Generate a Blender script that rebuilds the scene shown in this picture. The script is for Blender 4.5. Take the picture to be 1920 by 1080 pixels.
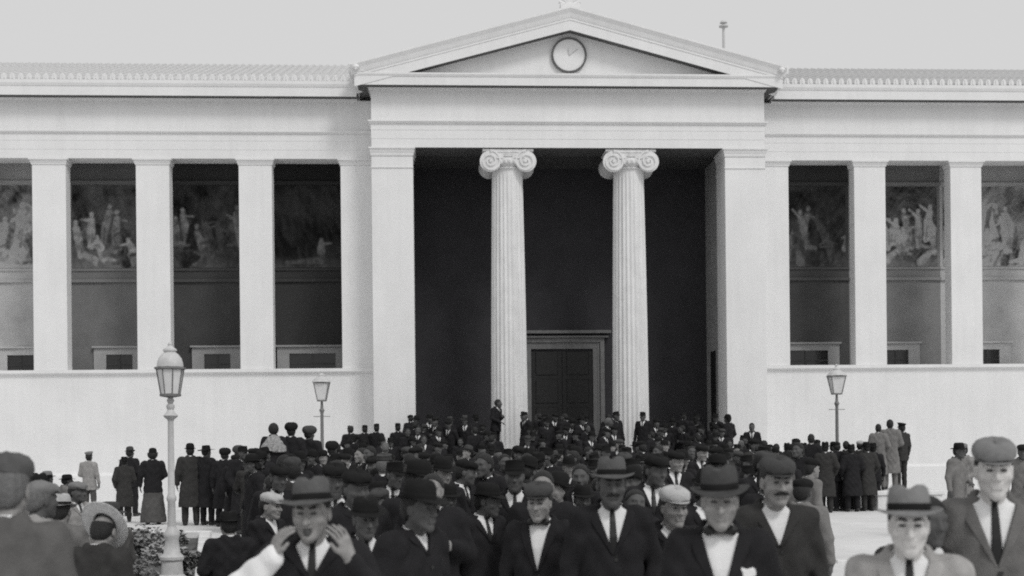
import bpy, bmesh, math, random
import numpy as np
from mathutils import Vector, Matrix

for _o in list(bpy.data.objects): bpy.data.objects.remove(_o)
SC = bpy.context.scene
COL = SC.collection
R = math.radians
PI = math.pi

# ------------------------------------------------------------------ camera, sky, sun, exposure
cam_data = bpy.data.cameras.new('camera'); cam = bpy.data.objects.new('camera', cam_data); COL.objects.link(cam)
cam_data.sensor_width = 36.0; cam_data.lens = 45.0; cam_data.shift_y = (826 - 540) / 1920
cam_data.clip_start = .1; cam_data.clip_end = 3000
YAW, ROLL = .0589, .010
cam.matrix_world = (Matrix.Translation((-4.268, -40.0, 2.0)) @ Matrix.Rotation(-YAW, 4, 'Z') @ Matrix.Rotation(PI / 2, 4, 'X')
                    @ Matrix.Rotation(-ROLL, 4, 'Z'))
cam_data.dof.use_dof = True; cam_data.dof.focus_distance = 20.0; cam_data.dof.aperture_fstop = 2.4
SC.camera = cam

SUN_EL, SUN_AZ = 48.0, 33.0          # azimuth to the right of the facade's normal, seen from the square
world = bpy.data.worlds.new('World'); SC.world = world; world.use_nodes = True
wt = world.node_tree; wt.nodes.clear()
sky = wt.nodes.new('ShaderNodeTexSky'); sky.sky_type = 'NISHITA'; sky.sun_disc = False
sky.sun_elevation = R(SUN_EL); sky.sun_rotation = R(180 - SUN_AZ)
sky.air_density = 1.0; sky.dust_density = 7.0; sky.ozone_density = 1.0; sky.altitude = 100
bw = wt.nodes.new('ShaderNodeRGBToBW'); bg = wt.nodes.new('ShaderNodeBackground'); wo = wt.nodes.new('ShaderNodeOutputWorld')
bg.inputs['Strength'].default_value = .10
cloud = wt.nodes.new('ShaderNodeMix'); cloud.data_type = 'FLOAT'; cloud.inputs[0].default_value = .8; cloud.inputs[3].default_value = 7.75   # even high cloud over the sky
wt.links.new(sky.outputs[0], bw.inputs[0]); wt.links.new(bw.outputs[0], cloud.inputs[2]); wt.links.new(cloud.outputs[0], bg.inputs[0]); wt.links.new(bg.outputs[0], wo.inputs[0])

sun_data = bpy.data.lights.new('sun', 'SUN'); sun = bpy.data.objects.new('sun', sun_data); COL.objects.link(sun)
sun_data.energy = 1.2; sun_data.angle = R(14); sun_data.color = (1, .99, .975)
_d = Vector((math.sin(R(SUN_AZ)) * math.cos(R(SUN_EL)), -math.cos(R(SUN_AZ)) * math.cos(R(SUN_EL)), math.sin(R(SUN_EL))))
sun.rotation_euler = _d.to_track_quat('Z', 'Y').to_euler()
SC.view_settings.view_transform = 'Standard'; SC.view_settings.look = 'None'
SC.view_settings.exposure = 0.0; SC.view_settings.gamma = 1.0; SC.view_settings.use_curve_mapping = False
SC.cycles.use_denoising = False; SC.cycles.filter_width = 1.9; SC.cycles.max_bounces = 6
SC.cycles.diffuse_bounces = 4

# ------------------------------------------------------------------ materials
MATS = {}
def material(name, v, rough=.8, var=.12, scale=6.0, bump=.0, bscale=60.0, streak=0.0, tint=(1, 1, 1), spec=.3, metal=0.0, coords='Object', attr=None):
    m = bpy.data.materials.new(name); m.use_nodes = True; nt = m.node_tree; N = nt.nodes; Lk = nt.links
    b = N['Principled BSDF']; b.inputs['Roughness'].default_value = rough; b.inputs['Specular IOR Level'].default_value = spec
    b.inputs['Metallic'].default_value = metal
    tc = N.new('ShaderNodeTexCoord')
    nz = N.new('ShaderNodeTexNoise'); nz.inputs['Scale'].default_value = scale; nz.inputs['Detail'].default_value = 7; nz.inputs['Roughness'].default_value = .65
    Lk.new(tc.outputs[coords], nz.inputs['Vector'])
    mr = N.new('ShaderNodeMapRange'); mr.inputs['From Min'].default_value = .3; mr.inputs['From Max'].default_value = .7
    mr.inputs['To Min'].default_value = 1 - var; mr.inputs['To Max'].default_value = 1 + var
    Lk.new(nz.outputs['Fac'], mr.inputs['Value']); fac = mr.outputs[0]
    if streak:
        mp = N.new('ShaderNodeMapping'); mp.inputs['Scale'].default_value = (3.2, 3.2, .22); Lk.new(tc.outputs[coords], mp.inputs['Vector'])
        n2 = N.new('ShaderNodeTexNoise'); n2.inputs['Scale'].default_value = 1.6; n2.inputs['Detail'].default_value = 6; Lk.new(mp.outputs[0], n2.inputs['Vector'])
        m2 = N.new('ShaderNodeMapRange'); m2.inputs['From Min'].default_value = .42; m2.inputs['From Max'].default_value = .75
        m2.inputs['To Min'].default_value = 1; m2.inputs['To Max'].default_value = 1 - streak; Lk.new(n2.outputs['Fac'], m2.inputs['Value'])
        mu = N.new('ShaderNodeMath'); mu.operation = 'MULTIPLY'; Lk.new(fac, mu.inputs[0]); Lk.new(m2.outputs[0], mu.inputs[1]); fac = mu.outputs[0]
    sc = N.new('ShaderNodeVectorMath'); sc.operation = 'SCALE'
    if attr:
        at = N.new('ShaderNodeAttribute'); at.attribute_name = attr; Lk.new(at.outputs['Color'], sc.inputs[0])
    else:
        sc.inputs[0].default_value = (v * tint[0], v * tint[1], v * tint[2])
    Lk.new(fac, sc.inputs['Scale']); Lk.new(sc.outputs[0], b.inputs['Base Color'])
    if bump:
        n3 = N.new('ShaderNodeTexNoise'); n3.inputs['Scale'].default_value = bscale; n3.inputs['Detail'].default_value = 4; Lk.new(tc.outputs[coords], n3.inputs['Vector'])
        bp = N.new('ShaderNodeBump'); bp.inputs['Strength'].default_value = bump; bp.inputs['Distance'].default_value = .02
        Lk.new(n3.outputs['Fac'], bp.inputs['Height']); Lk.new(bp.outputs[0], b.inputs['Normal'])
    MATS[name] = m
    return m
material('marble', .735, .7, .045, .7, .2, 9, streak=.05)
material('soffit_shade', .09, .8, .15, 2)  # dark colour standing for the shade under cornices and architrave
material('column_marble', .71, .65, .07, 2.2, .15, 12, streak=.16)
material('ground_dust', .66, .95, .12, .5, .4, 7)
material('paving', .62, .9, .10, 1.2, .3, 9)
material('kerb_stone', .7, .85, .10, 2.5, .3, 14)
material('roof_tile', .50, .85, .18, 3.0, .3, 20)
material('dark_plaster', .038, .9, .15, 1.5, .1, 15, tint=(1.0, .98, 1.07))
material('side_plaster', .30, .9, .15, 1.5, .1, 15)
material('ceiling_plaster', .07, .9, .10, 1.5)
material('frame_stone', .50, .8, .10, 2.5)
material('door_moulding', .16, .6, .2, 4)
material('door_wood', .018, .5, .25, 8)
material('glass_dark', .03, .12, .05, 2, spec=.5)
material('window_bar', .07, .6, .1, 5)
material('clock_dial', .74, .5, .04, 3)
material('clock_ring_shade', .10, .4, .1, 6)  # recess shadow round the dial, put into the ring's dark colour
material('fresco', .3, .9, .12, 5, attr='paint')
material('lamp_paint_pale', .52, .45, .12, 12)
material('lamp_paint_dark', .18, .45, .15, 12)
material('lamp_glass', .70, .25, .08, 6, spec=.5)
material('soil', .10, 1, .3, 6, .6, 18)
material('leaf', .22, .6, .45, 3)
material('leaf_pale', .34, .6, .35, 3)
material('bark', .08, .9, .3, 12)
WOOL = {'black': .021, 'charcoal': .040, 'grey': .085, 'midgrey': .17, 'light': .27, 'pale': .38, 'suit_pale': .33, 'suit_mid': .14, 'coat_grey': .10}
for k, v in WOOL.items(): material('wool_' + k, v, .92, .22, 9, .35, 120, tint=(1.0, .98, 1.05) if v < .03 else (1.02, 1, .98), spec=.12)
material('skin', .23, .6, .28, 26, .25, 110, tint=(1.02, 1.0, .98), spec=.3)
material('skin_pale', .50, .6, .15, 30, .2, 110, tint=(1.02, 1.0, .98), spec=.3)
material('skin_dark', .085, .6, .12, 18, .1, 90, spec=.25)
material('hair_dark', .018, .6, .3, 40, .5, 150)
material('hair_grey', .12, .7, .3, 40, .5, 150)
material('linen', .74, .8, .06, 20, .1, 60)
material('silk_black', .015, .4, .2, 20)
material('felt_black', .016, .9, .2, 14, .2, 90, spec=.1)
material('felt_charcoal', .05, .9, .25, 14, .2, 90)
material('felt_grey', .085, .9, .2, 14, .2, 90)
material('felt_mid', .18, .9, .2, 14, .2, 90)
material('felt_pale', .42, .9, .15, 14, .2, 90)
material('straw', .50, .85, .2, 40, .4, 140)
material('fur_pale', .30, .95, .5, 26, .8, 60)
material('leather', .03, .45, .2, 12)
material('eye_dark', .045, .3, .1, 10)
material('lip_mouth_shade', .07, .5, .1, 10)  # lip line, and the shade painted inside the open mouth
M = MATS

# ------------------------------------------------------------------ object helpers
def mesh_from(verts, faces, smooth=False):
    me = bpy.data.meshes.new('m'); me.from_pydata([tuple(v) for v in verts], [], faces); me.validate(); me.update()
    if smooth: me.polygons.foreach_set('use_smooth', [True] * len(me.polygons))
    return me
def obj(name, me, mat=None, parent=None, loc=None, rot=None):
    o = bpy.data.objects.new(name, me)
    if mat is not None and me is not None:
        if not me.materials: me.materials.append(mat)
        elif me.materials[0] != mat:
            o.material_slots[0].link = 'OBJECT'; o.material_slots[0].material = mat
    COL.objects.link(o)
    if parent is not None: o.parent = parent
    if loc is not None: o.location = loc
    if rot is not None: o.rotation_euler = rot
    return o
def tag(o, label, cat, group=None):
    o['label'] = label; o['category'] = cat
    if group: o['group'] = group
    return o
def struct(o): o['kind'] = 'structure'; return o
def empty(name, loc=(0, 0, 0), rz=0): 
    o = bpy.data.objects.new(name, None); COL.objects.link(o); o.location = loc; o.rotation_euler = (0, 0, rz); return o
class MB:
    def __init__(s): s.v = []; s.f = []
    def add(s, v, f):
        n = len(s.v); s.v += [tuple(p) for p in v]; s.f += [tuple(i + n for i in q) for q in f]; return s
    def box(s, x0, x1, y0, y1, z0, z1, b=0.0):
        if b <= 0:
            v = [(x, y, z) for z in (z0, z1) for y in (y0, y1) for x in (x0, x1)]
            return s.add(v, [(0, 2, 3, 1), (4, 5, 7, 6), (0, 1, 5, 4), (2, 6, 7, 3), (0, 4, 6, 2), (1, 3, 7, 5)])
        bm = bmesh.new(); bmesh.ops.create_cube(bm, size=1)
        for v in bm.verts: v.co = Vector(((x0 + x1) / 2 + v.co.x * (x1 - x0), (y0 + y1) / 2 + v.co.y * (y1 - y0), (z0 + z1) / 2 + v.co.z * (z1 - z0)))
        bmesh.ops.bevel(bm, geom=bm.edges[:], offset=b, segments=1, affect='EDGES')
        bm.verts.index_update(); v = [q.co[:] for q in bm.verts]; f = [[q.index for q in p.verts] for p in bm.faces]; bm.free()
        return s.add(v, f)
    def lathe(s, prof, n=16, c=(0, 0, 0), rx=1, ry=1, ph=0, caps=True):
        v = []; f = []
        for r, z in prof:
            for i in range(n):
                a = 2 * PI * i / n + ph; v.append((c[0] + r * rx * math.cos(a), c[1] + r * ry * math.sin(a), c[2] + z))
        for k in range(len(prof) - 1):
            for i in range(n):
                j = (i + 1) % n; f.append((k * n + i, k * n + j, (k + 1) * n + j, (k + 1) * n + i))
        if caps: f.append(tuple(range(n - 1, -1, -1))); f.append(tuple((len(prof) - 1) * n + i for i in range(n)))
        return s.add(v, f)
    def tube(s, a, b, ra, rb=None, n=8):
        a = Vector(a); b = Vector(b); rb = ra if rb is None else rb
        q = (b - a).to_track_quat('Z', 'Y'); v = []; L = (b - a).length
        for r, z in ((ra, 0), (rb, L)):
            for i in range(n): v.append(a + q @ Vector((r * math.cos(2 * PI * i / n), r * math.sin(2 * PI * i / n), z)))
        f = [(i, (i + 1) % n, n + (i + 1) % n, n + i) for i in range(n)] + [tuple(range(n - 1, -1, -1)), tuple(range(n, 2 * n))]
        return s.add(v, f)
    def sweep(s, path, prof, ends=True):
        """closed profile [(outward offset, z)] swept along an open plan path; outward is to the right of travel"""
        P = [Vector(p) for p in path]; n = len(prof); v = []; f = []
        for i, p in enumerate(P):
            d0 = (P[i] - P[i - 1]).normalized() if i > 0 else None; d1 = (P[i + 1] - P[i]).normalized() if i < len(P) - 1 else None
            if d0 is None: m = Vector((d1.y, -d1.x))
            elif d1 is None: m = Vector((d0.y, -d0.x))
            else:
                a = Vector((d0.y, -d0.x)); b = Vector((d1.y, -d1.x)); m = (a + b) / (1 + a.dot(b))
            for o, z in prof: v.append((p.x + m.x * o, p.y + m.y * o, z))
        for i in range(len(P) - 1):
            for k in range(n):
                l = (k + 1) % n; f.append((i * n + k, i * n + l, (i + 1) * n + l, (i + 1) * n + k))
        if ends: f.append(tuple(range(n))); f.append(tuple((len(P) - 1) * n + k for k in range(n - 1, -1, -1)))
        return s.add(v, f)
    def mesh(s, smooth=False):
        me = mesh_from(s.v, s.f, smooth)
        bm = bmesh.new(); bm.from_mesh(me); bmesh.ops.recalc_face_normals(bm, faces=bm.faces); bm.to_mesh(me); bm.free()
        if smooth:
            me.polygons.foreach_set('use_smooth', [True] * len(me.polygons)); me.set_sharp_from_angle(angle=R(38))
        return me
    def build(s, name, mat, parent=None, smooth=False, **k): return obj(name, s.mesh(smooth), M[mat], parent, **k)

# ------------------------------------------------------------------ ground
def ground_z(y): return .12 * min(1, max(0, (y + 24) / 14))
gy = [-800, -60, -24, -23, -21, -19, -17, -15, -13, -11, -10, -4.2, 1.5, 20, 900]
v = []; f = []
for y in gy:
    for x in (-900, 900): v.append((x, y, ground_z(y)))
for i in range(len(gy) - 1): f.append((2 * i, 2 * i + 1, 2 * i + 3, 2 * i + 2))
struct(obj('ground', mesh_from(v, f), M['ground_dust']))

# ------------------------------------------------------------------ the building
W, WI, CX = 6.197, 4.93, 1.94          # pier outer edge, pier inner edge, column axis
WY, BY = 1.0, 3.2                      # wing front plane, back wall of portico and loggias
ZS = 1.2                               # stylobate
ZA, ZT, ZF, ZP = 11.17, 12.0, 12.98, 13.40   # architrave soffit, taenia, cornice soffit, pediment floor
SILL, HEAD = 4.35, 11.02
B1, B2, HW, NB = 8.32, 3.21, 1.085, 5
XE = B1 + B2 * (NB - 1) + HW + 1.2     # end of a wing
bld = empty('neoclassical_building', (0, 0, 0))
tag(bld, 'pale marble neoclassical building with pedimented Ionic portico and long pillared wings', 'building')
def part(mb, name, mat, parent=bld, smooth=False): return mb.build(name, mat, parent, smooth)

# steps and stylobate
for i in range(8):
    y0 = -3.9 + .4 * i; z1 = .15 * (i + 1)
    part(MB().box(-7.6, 7.6, y0, y0 + .43 if i < 7 else .8, .02 if i == 0 else z1 - .15 + .002, z1, .012), 'step', 'marble')
part(MB().box(-7.55, 7.55, .75, BY + .3, .02, ZS - .003), 'portico_floor', 'paving')
# portico piers
for sx in (-1, 1):
    xa, xb = sorted((sx * WI, sx * W))
    p = part(MB().box(xa - .012, xb + .012, 0, 1.25, ZS - .01, ZA - .27, .01), 'pier', 'marble')
    path = [(xa, 1.25), (xa, 0), (xb, 0), (xb, 1.25)]
    cap = MB()
    cap.sweep(path, [(-.2, ZA - .27), (.02, ZA - .27), (.035, ZA - .22), (.03, ZA - .20), (.055, ZA - .14), (.07, ZA - .10), (.05, ZA - .09), (.05, ZA - .06), (.09, ZA - .05), (.09, ZA - .005), (-.2, ZA - .005)])
    cap.sweep(path, [(-.05, ZA - .64), (.028, ZA - .64), (.028, ZA - .61), (-.05, ZA - .61)])
    part(cap, 'capital', 'marble', p)
    part(MB().sweep(path, [(-.05, ZS), (.09, ZS), (.09, ZS + .2), (.05, ZS + .28), (.03, ZS + .36), (-.05, ZS + .36)]), 'base', 'marble', p)
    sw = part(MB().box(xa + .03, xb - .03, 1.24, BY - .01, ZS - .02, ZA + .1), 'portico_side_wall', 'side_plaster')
    xi = sx * (WI + .03)
    dx0, dx1 = sorted((xi - sx * .03, xi + sx * .05))
    part(MB().box(dx0, dx1, 1.75, 2.45, ZS, 4.9), 'side_door', 'door_wood', sw)

# Ionic columns
def fluted_shaft(z0, z1, r0, r1, n=24, m=6, rows=26):
    v = []; f = []; K = n * m
    for j in range(rows + 1):
        t = j / rows; z = z0 + (z1 - z0) * t
        r = r0 + (r1 - r0) * (t ** 1.6)
        e = min(1, min(t, 1 - t) * rows / 1.2)
        for i in range(K):
            u = (i % m) / m; g = math.sin(PI * min(1, max(0, (u - .1) / .8))) if .1 < u < .9 else 0
            rr = r * (1 - .058 * g * e); a = 2 * PI * i / K; v.append((rr * math.cos(a), rr * math.sin(a), z))
    for j in range(rows):
        for i in range(K): f.append((j * K + i, j * K + (i + 1) % K, (j + 1) * K + (i + 1) % K, (j + 1) * K + i))
    return v, f
def spiral(mb, cx, cz, y0, y1, r, sx, turns=2.6, n=70, wth=.17):
    """raised scroll ridge on the volute's face"""
    pts = []
    for i in range(n + 1):
        t = i / n; a = PI / 2 - sx * 2 * PI * turns * t * -1; rr = r * (1 - t) ** 1.15 + .03
        pts.append((cx + rr * math.cos(a) * 1.0, cz + rr * math.sin(a), rr))
    v = []; f = []
    for x, z, rr in pts:
        k = max(.0, 1 - wth * r / rr * .9) if rr > .05 else .35
        xi, zi = cx + (x - cx) * k, cz + (z - cz) * k
        v += [(x, y1, z), (x, y0, z), (xi, y0, zi), (xi, y1, zi)]
    for i in range(n):
        for a in range(3): f.append((4 * i + a, 4 * i + a + 1, 4 * i + a + 5, 4 * i + a + 4))
    mb.add(v, f)
for sx in (-1, 1):
    col = empty('column', (sx * CX, .62, 0)); col.parent = bld
    zc = ZA - .02
    b = MB().box(-.78, .78, -.78, .78, ZS - .004, ZS + .14, .012)
    b.lathe([(.74, .14), (.77, .18), (.74, .24), (.66, .25), (.63, .30), (.65, .33), (.69, .36), (.68, .41), (.63, .43)], 48, (0, 0, ZS))
    obj('base', b.mesh(True), M['column_marble'], col)
    v, f = fluted_shaft(ZS + .42, zc - .62, .585, .485)
    s = MB().add(v, f); obj('shaft', s.mesh(False), M['column_marble'], col)
    c = MB()
    VR = .335; vx = .555; vz = zc - .39
    c.box(-.80, .80, -.56, .56, zc - .075, zc, .012)                         # abacus
    c.lathe([(.49, -.66), (.5, -.62), (.545, -.6), (.545, -.56), (.50, -.55)], 40, (0, 0, zc))   # astragal
    c.lathe([(.50, -.56), (.56, -.50), (.62, -.42), (.63, -.34), (.58, -.28)], 40, (0, 0, zc))  # echinus
    for k in range(26):
        a = 2 * PI * k / 26; q = Vector((math.cos(a) * .615, math.sin(a) * .615, zc - .43))
        c.lathe([(.01, -.07), (.035, -.05), (.05, 0), (.045, .05), (.02, .07)], 8, q)
    for vs in (-1, 1):
        for y0, y1 in ((-.56, -.10), (.10, .56)):                             # bolsters, waisted to the middle
            pass
        prof = [(VR, -.56), (VR * .98, -.5), (VR * .86, -.3), (VR * .74, -.1), (VR * .74, .1), (VR * .86, .3), (VR * .98, .5), (VR, .56)]
        vv = []; ff = []; n = 28
        for r, y in prof:
            for i in range(n):
                a = 2 * PI * i / n; vv.append((vs * vx + r * math.cos(a), y, vz + r * math.sin(a)))
        for k in range(len(prof) - 1):
            for i in range(n): ff.append((k * n + i, k * n + (i + 1) % n, (k + 1) * n + (i + 1) % n, (k + 1) * n + i))
        ff += [tuple(range(n)), tuple((len(prof) - 1) * n + i for i in range(n))]
        c.add(vv, ff)
        for y0, y1 in ((-.60, -.555), (.60, .555)):
            spiral(c, vs * vx, vz, y0, y1, VR, vs)
            c.tube((vs * vx, y1, vz), (vs * vx, y0 * 1.02, vz), .045, .04, 10)
    for y0, y1 in ((-.575, -.2), (.2, .575)):                                    # canalis joining the scrolls
        c.box(-vx, vx, y0, y1, vz + .10, vz + VR - .03)
        c.box(-vx, vx, min(y0, y1) - .02 if y0 < 0 else y1 - .02, min(y0, y1) + .02 if y0 < 0 else y1 + .02, vz + VR - .055, vz + VR)
        c.box(-vx + .2, vx - .2, min(y0, y1) - .02 if y0 < 0 else y1 - .02, min(y0, y1) + .02 if y0 < 0 else y1 + .02, vz + .085, vz + .12)
    cap = obj('capital', c.mesh(True), M['column_marble'], col)
    orn = MB()
    for k in range(7):
        a = PI * (k + .5) / 7; e = Vector((math.cos(a), 0, math.sin(a)))
        orn.tube(Vector((0, -.60, vz + .14)), Vector((0, -.605, vz + .14)) + e * .13, .012, .026, 6)
    obj('palmette', orn.mesh(True), M['column_marble'], cap)

# entablature of the portico
pth = [(-W, BY), (-W, 0), (W, 0), (W, BY)]
ent = empty('entablature'); ent.parent = bld
part(MB().sweep(pth, [(-1.2, ZA), (0, ZA), (0, ZA + .27), (.008, ZA + .27), (.008, ZA + .54), (.016, ZA + .54), (.016, ZT - .10), (-1.2, ZT - .10)]), 'architrave', 'marble', ent)
part(MB().sweep(pth, [(-1.2, ZT - .099), (.05, ZT - .099), (.065, ZT - .06), (.10, ZT - .04), (.10, ZT), (-1.2, ZT)]), 'taenia', 'marble', ent)
part(MB().sweep(pth, [(-1.2, ZT + .001), (.0, ZT + .001), (.0, ZF), (-1.2, ZF)]), 'frieze', 'marble', ent)
cpth = [(-W, 2.2), (-W, 0), (W, 0), (W, 2.2)]
part(MB().sweep(cpth, [(-1.2, ZF + .001), (.06, ZF + .001), (.08, ZF + .05), (.12, ZF + .06), (.40, ZF + .045), (.40, ZF + .02), (.43, ZF + .02), (.43, ZF + .27), (.45, ZF + .28), (.48, ZF + .34), (.48, ZP - .03), (-1.2, ZP - .03)]), 'cornice', 'marble', ent)
part(MB().sweep(cpth, [(.10, ZF + .030), (.395, ZF + .030), (.395, ZF + .044), (.10, ZF + .044)]), 'soffit', 'soffit_shade', ent)  # thin dark strip, painted shade under the cornice
part(MB().box(-WI + .01, WI - .01, .03, 1.18, ZA - .004, ZA - .0005), 'architrave_shade_strip', 'soffit_shade', ent)  # thin dark sheet, painted shade beneath the architrave
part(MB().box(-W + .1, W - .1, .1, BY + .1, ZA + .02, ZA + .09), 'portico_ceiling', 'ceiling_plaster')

# pediment
ped = empty('pediment'); ped.parent = bld
SL = .268
def zr(x): return 14.73 - SL * abs(x)
part(MB().add([(-6.3, 0, ZP - .05), (6.3, 0, ZP - .05), (6.3, 0, ZP - .02), (0, 0, 15.05), (-6.3, 0, ZP - .02)] + [(-6.3, .5, ZP - .05), (6.3, .5, ZP - .05), (6.3, .5, ZP - .02), (0, .5, 15.05), (-6.3, .5, ZP - .02)],
    [(0, 1, 2, 3, 4), (5, 9, 8, 7, 6), (0, 5, 6, 1), (1, 6, 7, 2), (2, 7, 8, 3), (3, 8, 9, 4), (4, 9, 5, 0)]), 'tympanum', 'marble', ped)
def rake(prof, name, mat, xe=6.68, y1=.45):
    """prof: list of (outward from tympanum, height above the soffit line), swept along both slopes"""
    for sx in (-1, 1):
        v = []; n = len(prof)
        for xx in (0, sx * xe):
            for o, h in prof: v.append((xx, -o, zr(xx) + h))
        f = [(k, (k + 1) % n, n + (k + 1) % n, n + k) for k in range(n)] + [tuple(range(n)), tuple(range(2 * n - 1, n - 1, -1))]
        part(MB().add(v, f), name, mat, ped)
rake([(-.45, .01), (.05, .10), (.09, .06), (.41, .02), (.41, 0), (.45, 0), (.45, .30), (.47, .31), (.47, .36), (-.45, .36)], 'raking_cornice', 'marble')
rake([(-.40, .362), (.47, .362), (.49, .40), (.53, .52), (.60, .64), (.60, .70), (-.40, .70)], 'raking_gutter', 'marble', 6.78)
rake([(.10, .012), (.405, .004), (.405, .019), (.10, .058)], 'raking_shade_strip', 'soffit_shade', 6.5)  # dark strip, painted shade below the raking cornices
# clock in the tympanum
clk = empty('clock', (0, 0, 14.06)); clk.parent = ped
def disc(r, y0, y1, n=48, ri=None):
    mb = MB(); v = []; f = []
    for y in (y0, y1):
        for i in range(n): a = 2 * PI * i / n; v.append((r * math.cos(a), y, r * math.sin(a)))
        if ri:
            for i in range(n): a = 2 * PI * i / n; v.append((ri * math.cos(a), y, ri * math.sin(a)))
    if ri:
        for i in range(n):
            j = (i + 1) % n
            f += [(i, j, n + j, n + i), (2 * n + i, 3 * n + i, 3 * n + j, 2 * n + j), (i, 2 * n + i, 2 * n + j, j), (n + i, n + j, 3 * n + j, 3 * n + i)]
    else:
        f += [tuple(range(n)), tuple(range(2 * n - 1, n - 1, -1))] + [(i, (i + 1) % n, n + (i + 1) % n, n + i) for i in range(n)]
    return mb.add(v, f)
obj('ring', disc(.555, -.10, .02, ri=.50).mesh(), M['clock_ring_shade'], clk)
obj('dial', disc(.505, -.055, .01).mesh(), M['clock_dial'], clk)
hm = M['frame_stone']
for ang, ln in ((R(35), .34), (R(100), .22)):
    mb = MB().tube((0, -.075, 0), (ln * math.cos(ang), -.075, ln * math.sin(ang)), .012, .006, 6); obj('hand', mb.mesh(), hm, clk)
# corner blocks with lion-head spouts, apex ornament
for sx in (-1, 1):
    a = part(MB().box(sx * 6.62 - .24, sx * 6.62 + .24, -.5, .1, ZP - .031, ZP + .25, .03), 'corner_block', 'marble', ped)
    lh = MB().lathe([(.02, -.09), (.08, -.06), (.11, 0), (.09, .06), (.03, .1)], 12, (sx * 6.62, -.56, ZP + .09)); lh.tube((sx * 6.62, -.56, ZP + .06), (sx * 6.62, -.68, ZP + .03), .05, .035)
    part(lh, 'lion_spout', 'marble', a, True)
ac = MB().box(-.3, .3, -.5, -.1, 15.36, 15.56, .02)
for k in range(9):
    a = PI * (k + .5) / 9; ac.tube((0, -.3, 15.56), (.34 * math.cos(a), -.3, 15.56 + .5 * math.sin(a)), .02, .05, 6)
part(ac, 'apex_ornament', 'marble', ped, True)
# portico gable roof
v = []; 
for y in (-.3, 7.2):
    v += [(-6.75, y, zr(6.75) + .60), (0, y, zr(0) + .62), (6.75, y, zr(6.75) + .60), (6.75, y, zr(6.75) + .4), (0, y, zr(0) + .4), (-6.75, y, zr(6.75) + .4)]
gr = part(MB().add(v, [(0, 1, 7, 6), (1, 2, 8, 7), (2, 3, 9, 8), (3, 4, 10, 9), (4, 5, 11, 10), (5, 0, 6, 11), (0, 5, 4, 1), (1, 4, 3, 2), (6, 7, 10, 11), (7, 8, 9, 10)]), 'portico_roof', 'roof_tile')
ch = MB().tube((6.3, 6.0, 13.6), (6.3, 6.0, 16.95), .06, .05, 10); ch.lathe([(.03, 0), (.17, .03), (.17, .07), (.05, .10), (.05, .15), (.14, .17), (.10, .24), (.02, .27)], 12, (6.3, 6.0, 16.93))
part(ch, 'chimney_pipe', 'lamp_paint_pale', gr, True)

# wings
bay_fade = {-1: [.75, 1.15, 3.6, 11.0, 12.0], 1: [1.4, 4.6, 11.0, 13.0, 13.0]}       # hazy fade towards the outer bays, put into wall, fresco and trim colours
def half_tile(L, r, n=6):
    mb = MB(); v = []; f = []
    for y in (0, L):
        for i in range(n + 1): a = PI * i / n; v.append((r * math.cos(a), y, r * math.sin(a)))
    for i in range(n): f.append((i, i + 1, n + 2 + i, n + 1 + i))
    return mb.add(v, f)
tile_me = half_tile(7.0, .065).mesh(True); tile_me.materials.append(M['roof_tile'])
am = MB()
pts = [(-.075, 0), (.075, 0), (.085, .06), (.07, .13), (.035, .18), (0, .20), (-.035, .18), (-.07, .13), (-.085, .06)]
am.add([(x, 0, z) for x, z in pts] + [(x, .06, z) for x, z in pts], [tuple(range(9)), tuple(range(17, 8, -1))] + [(i, (i + 1) % 9, 9 + (i + 1) % 9, 9 + i) for i in range(9)])
am.box(-.018, .018, -.018, .0, .02, .16)
antefix_me = am.mesh(); antefix_me.materials.append(M['marble'])

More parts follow.
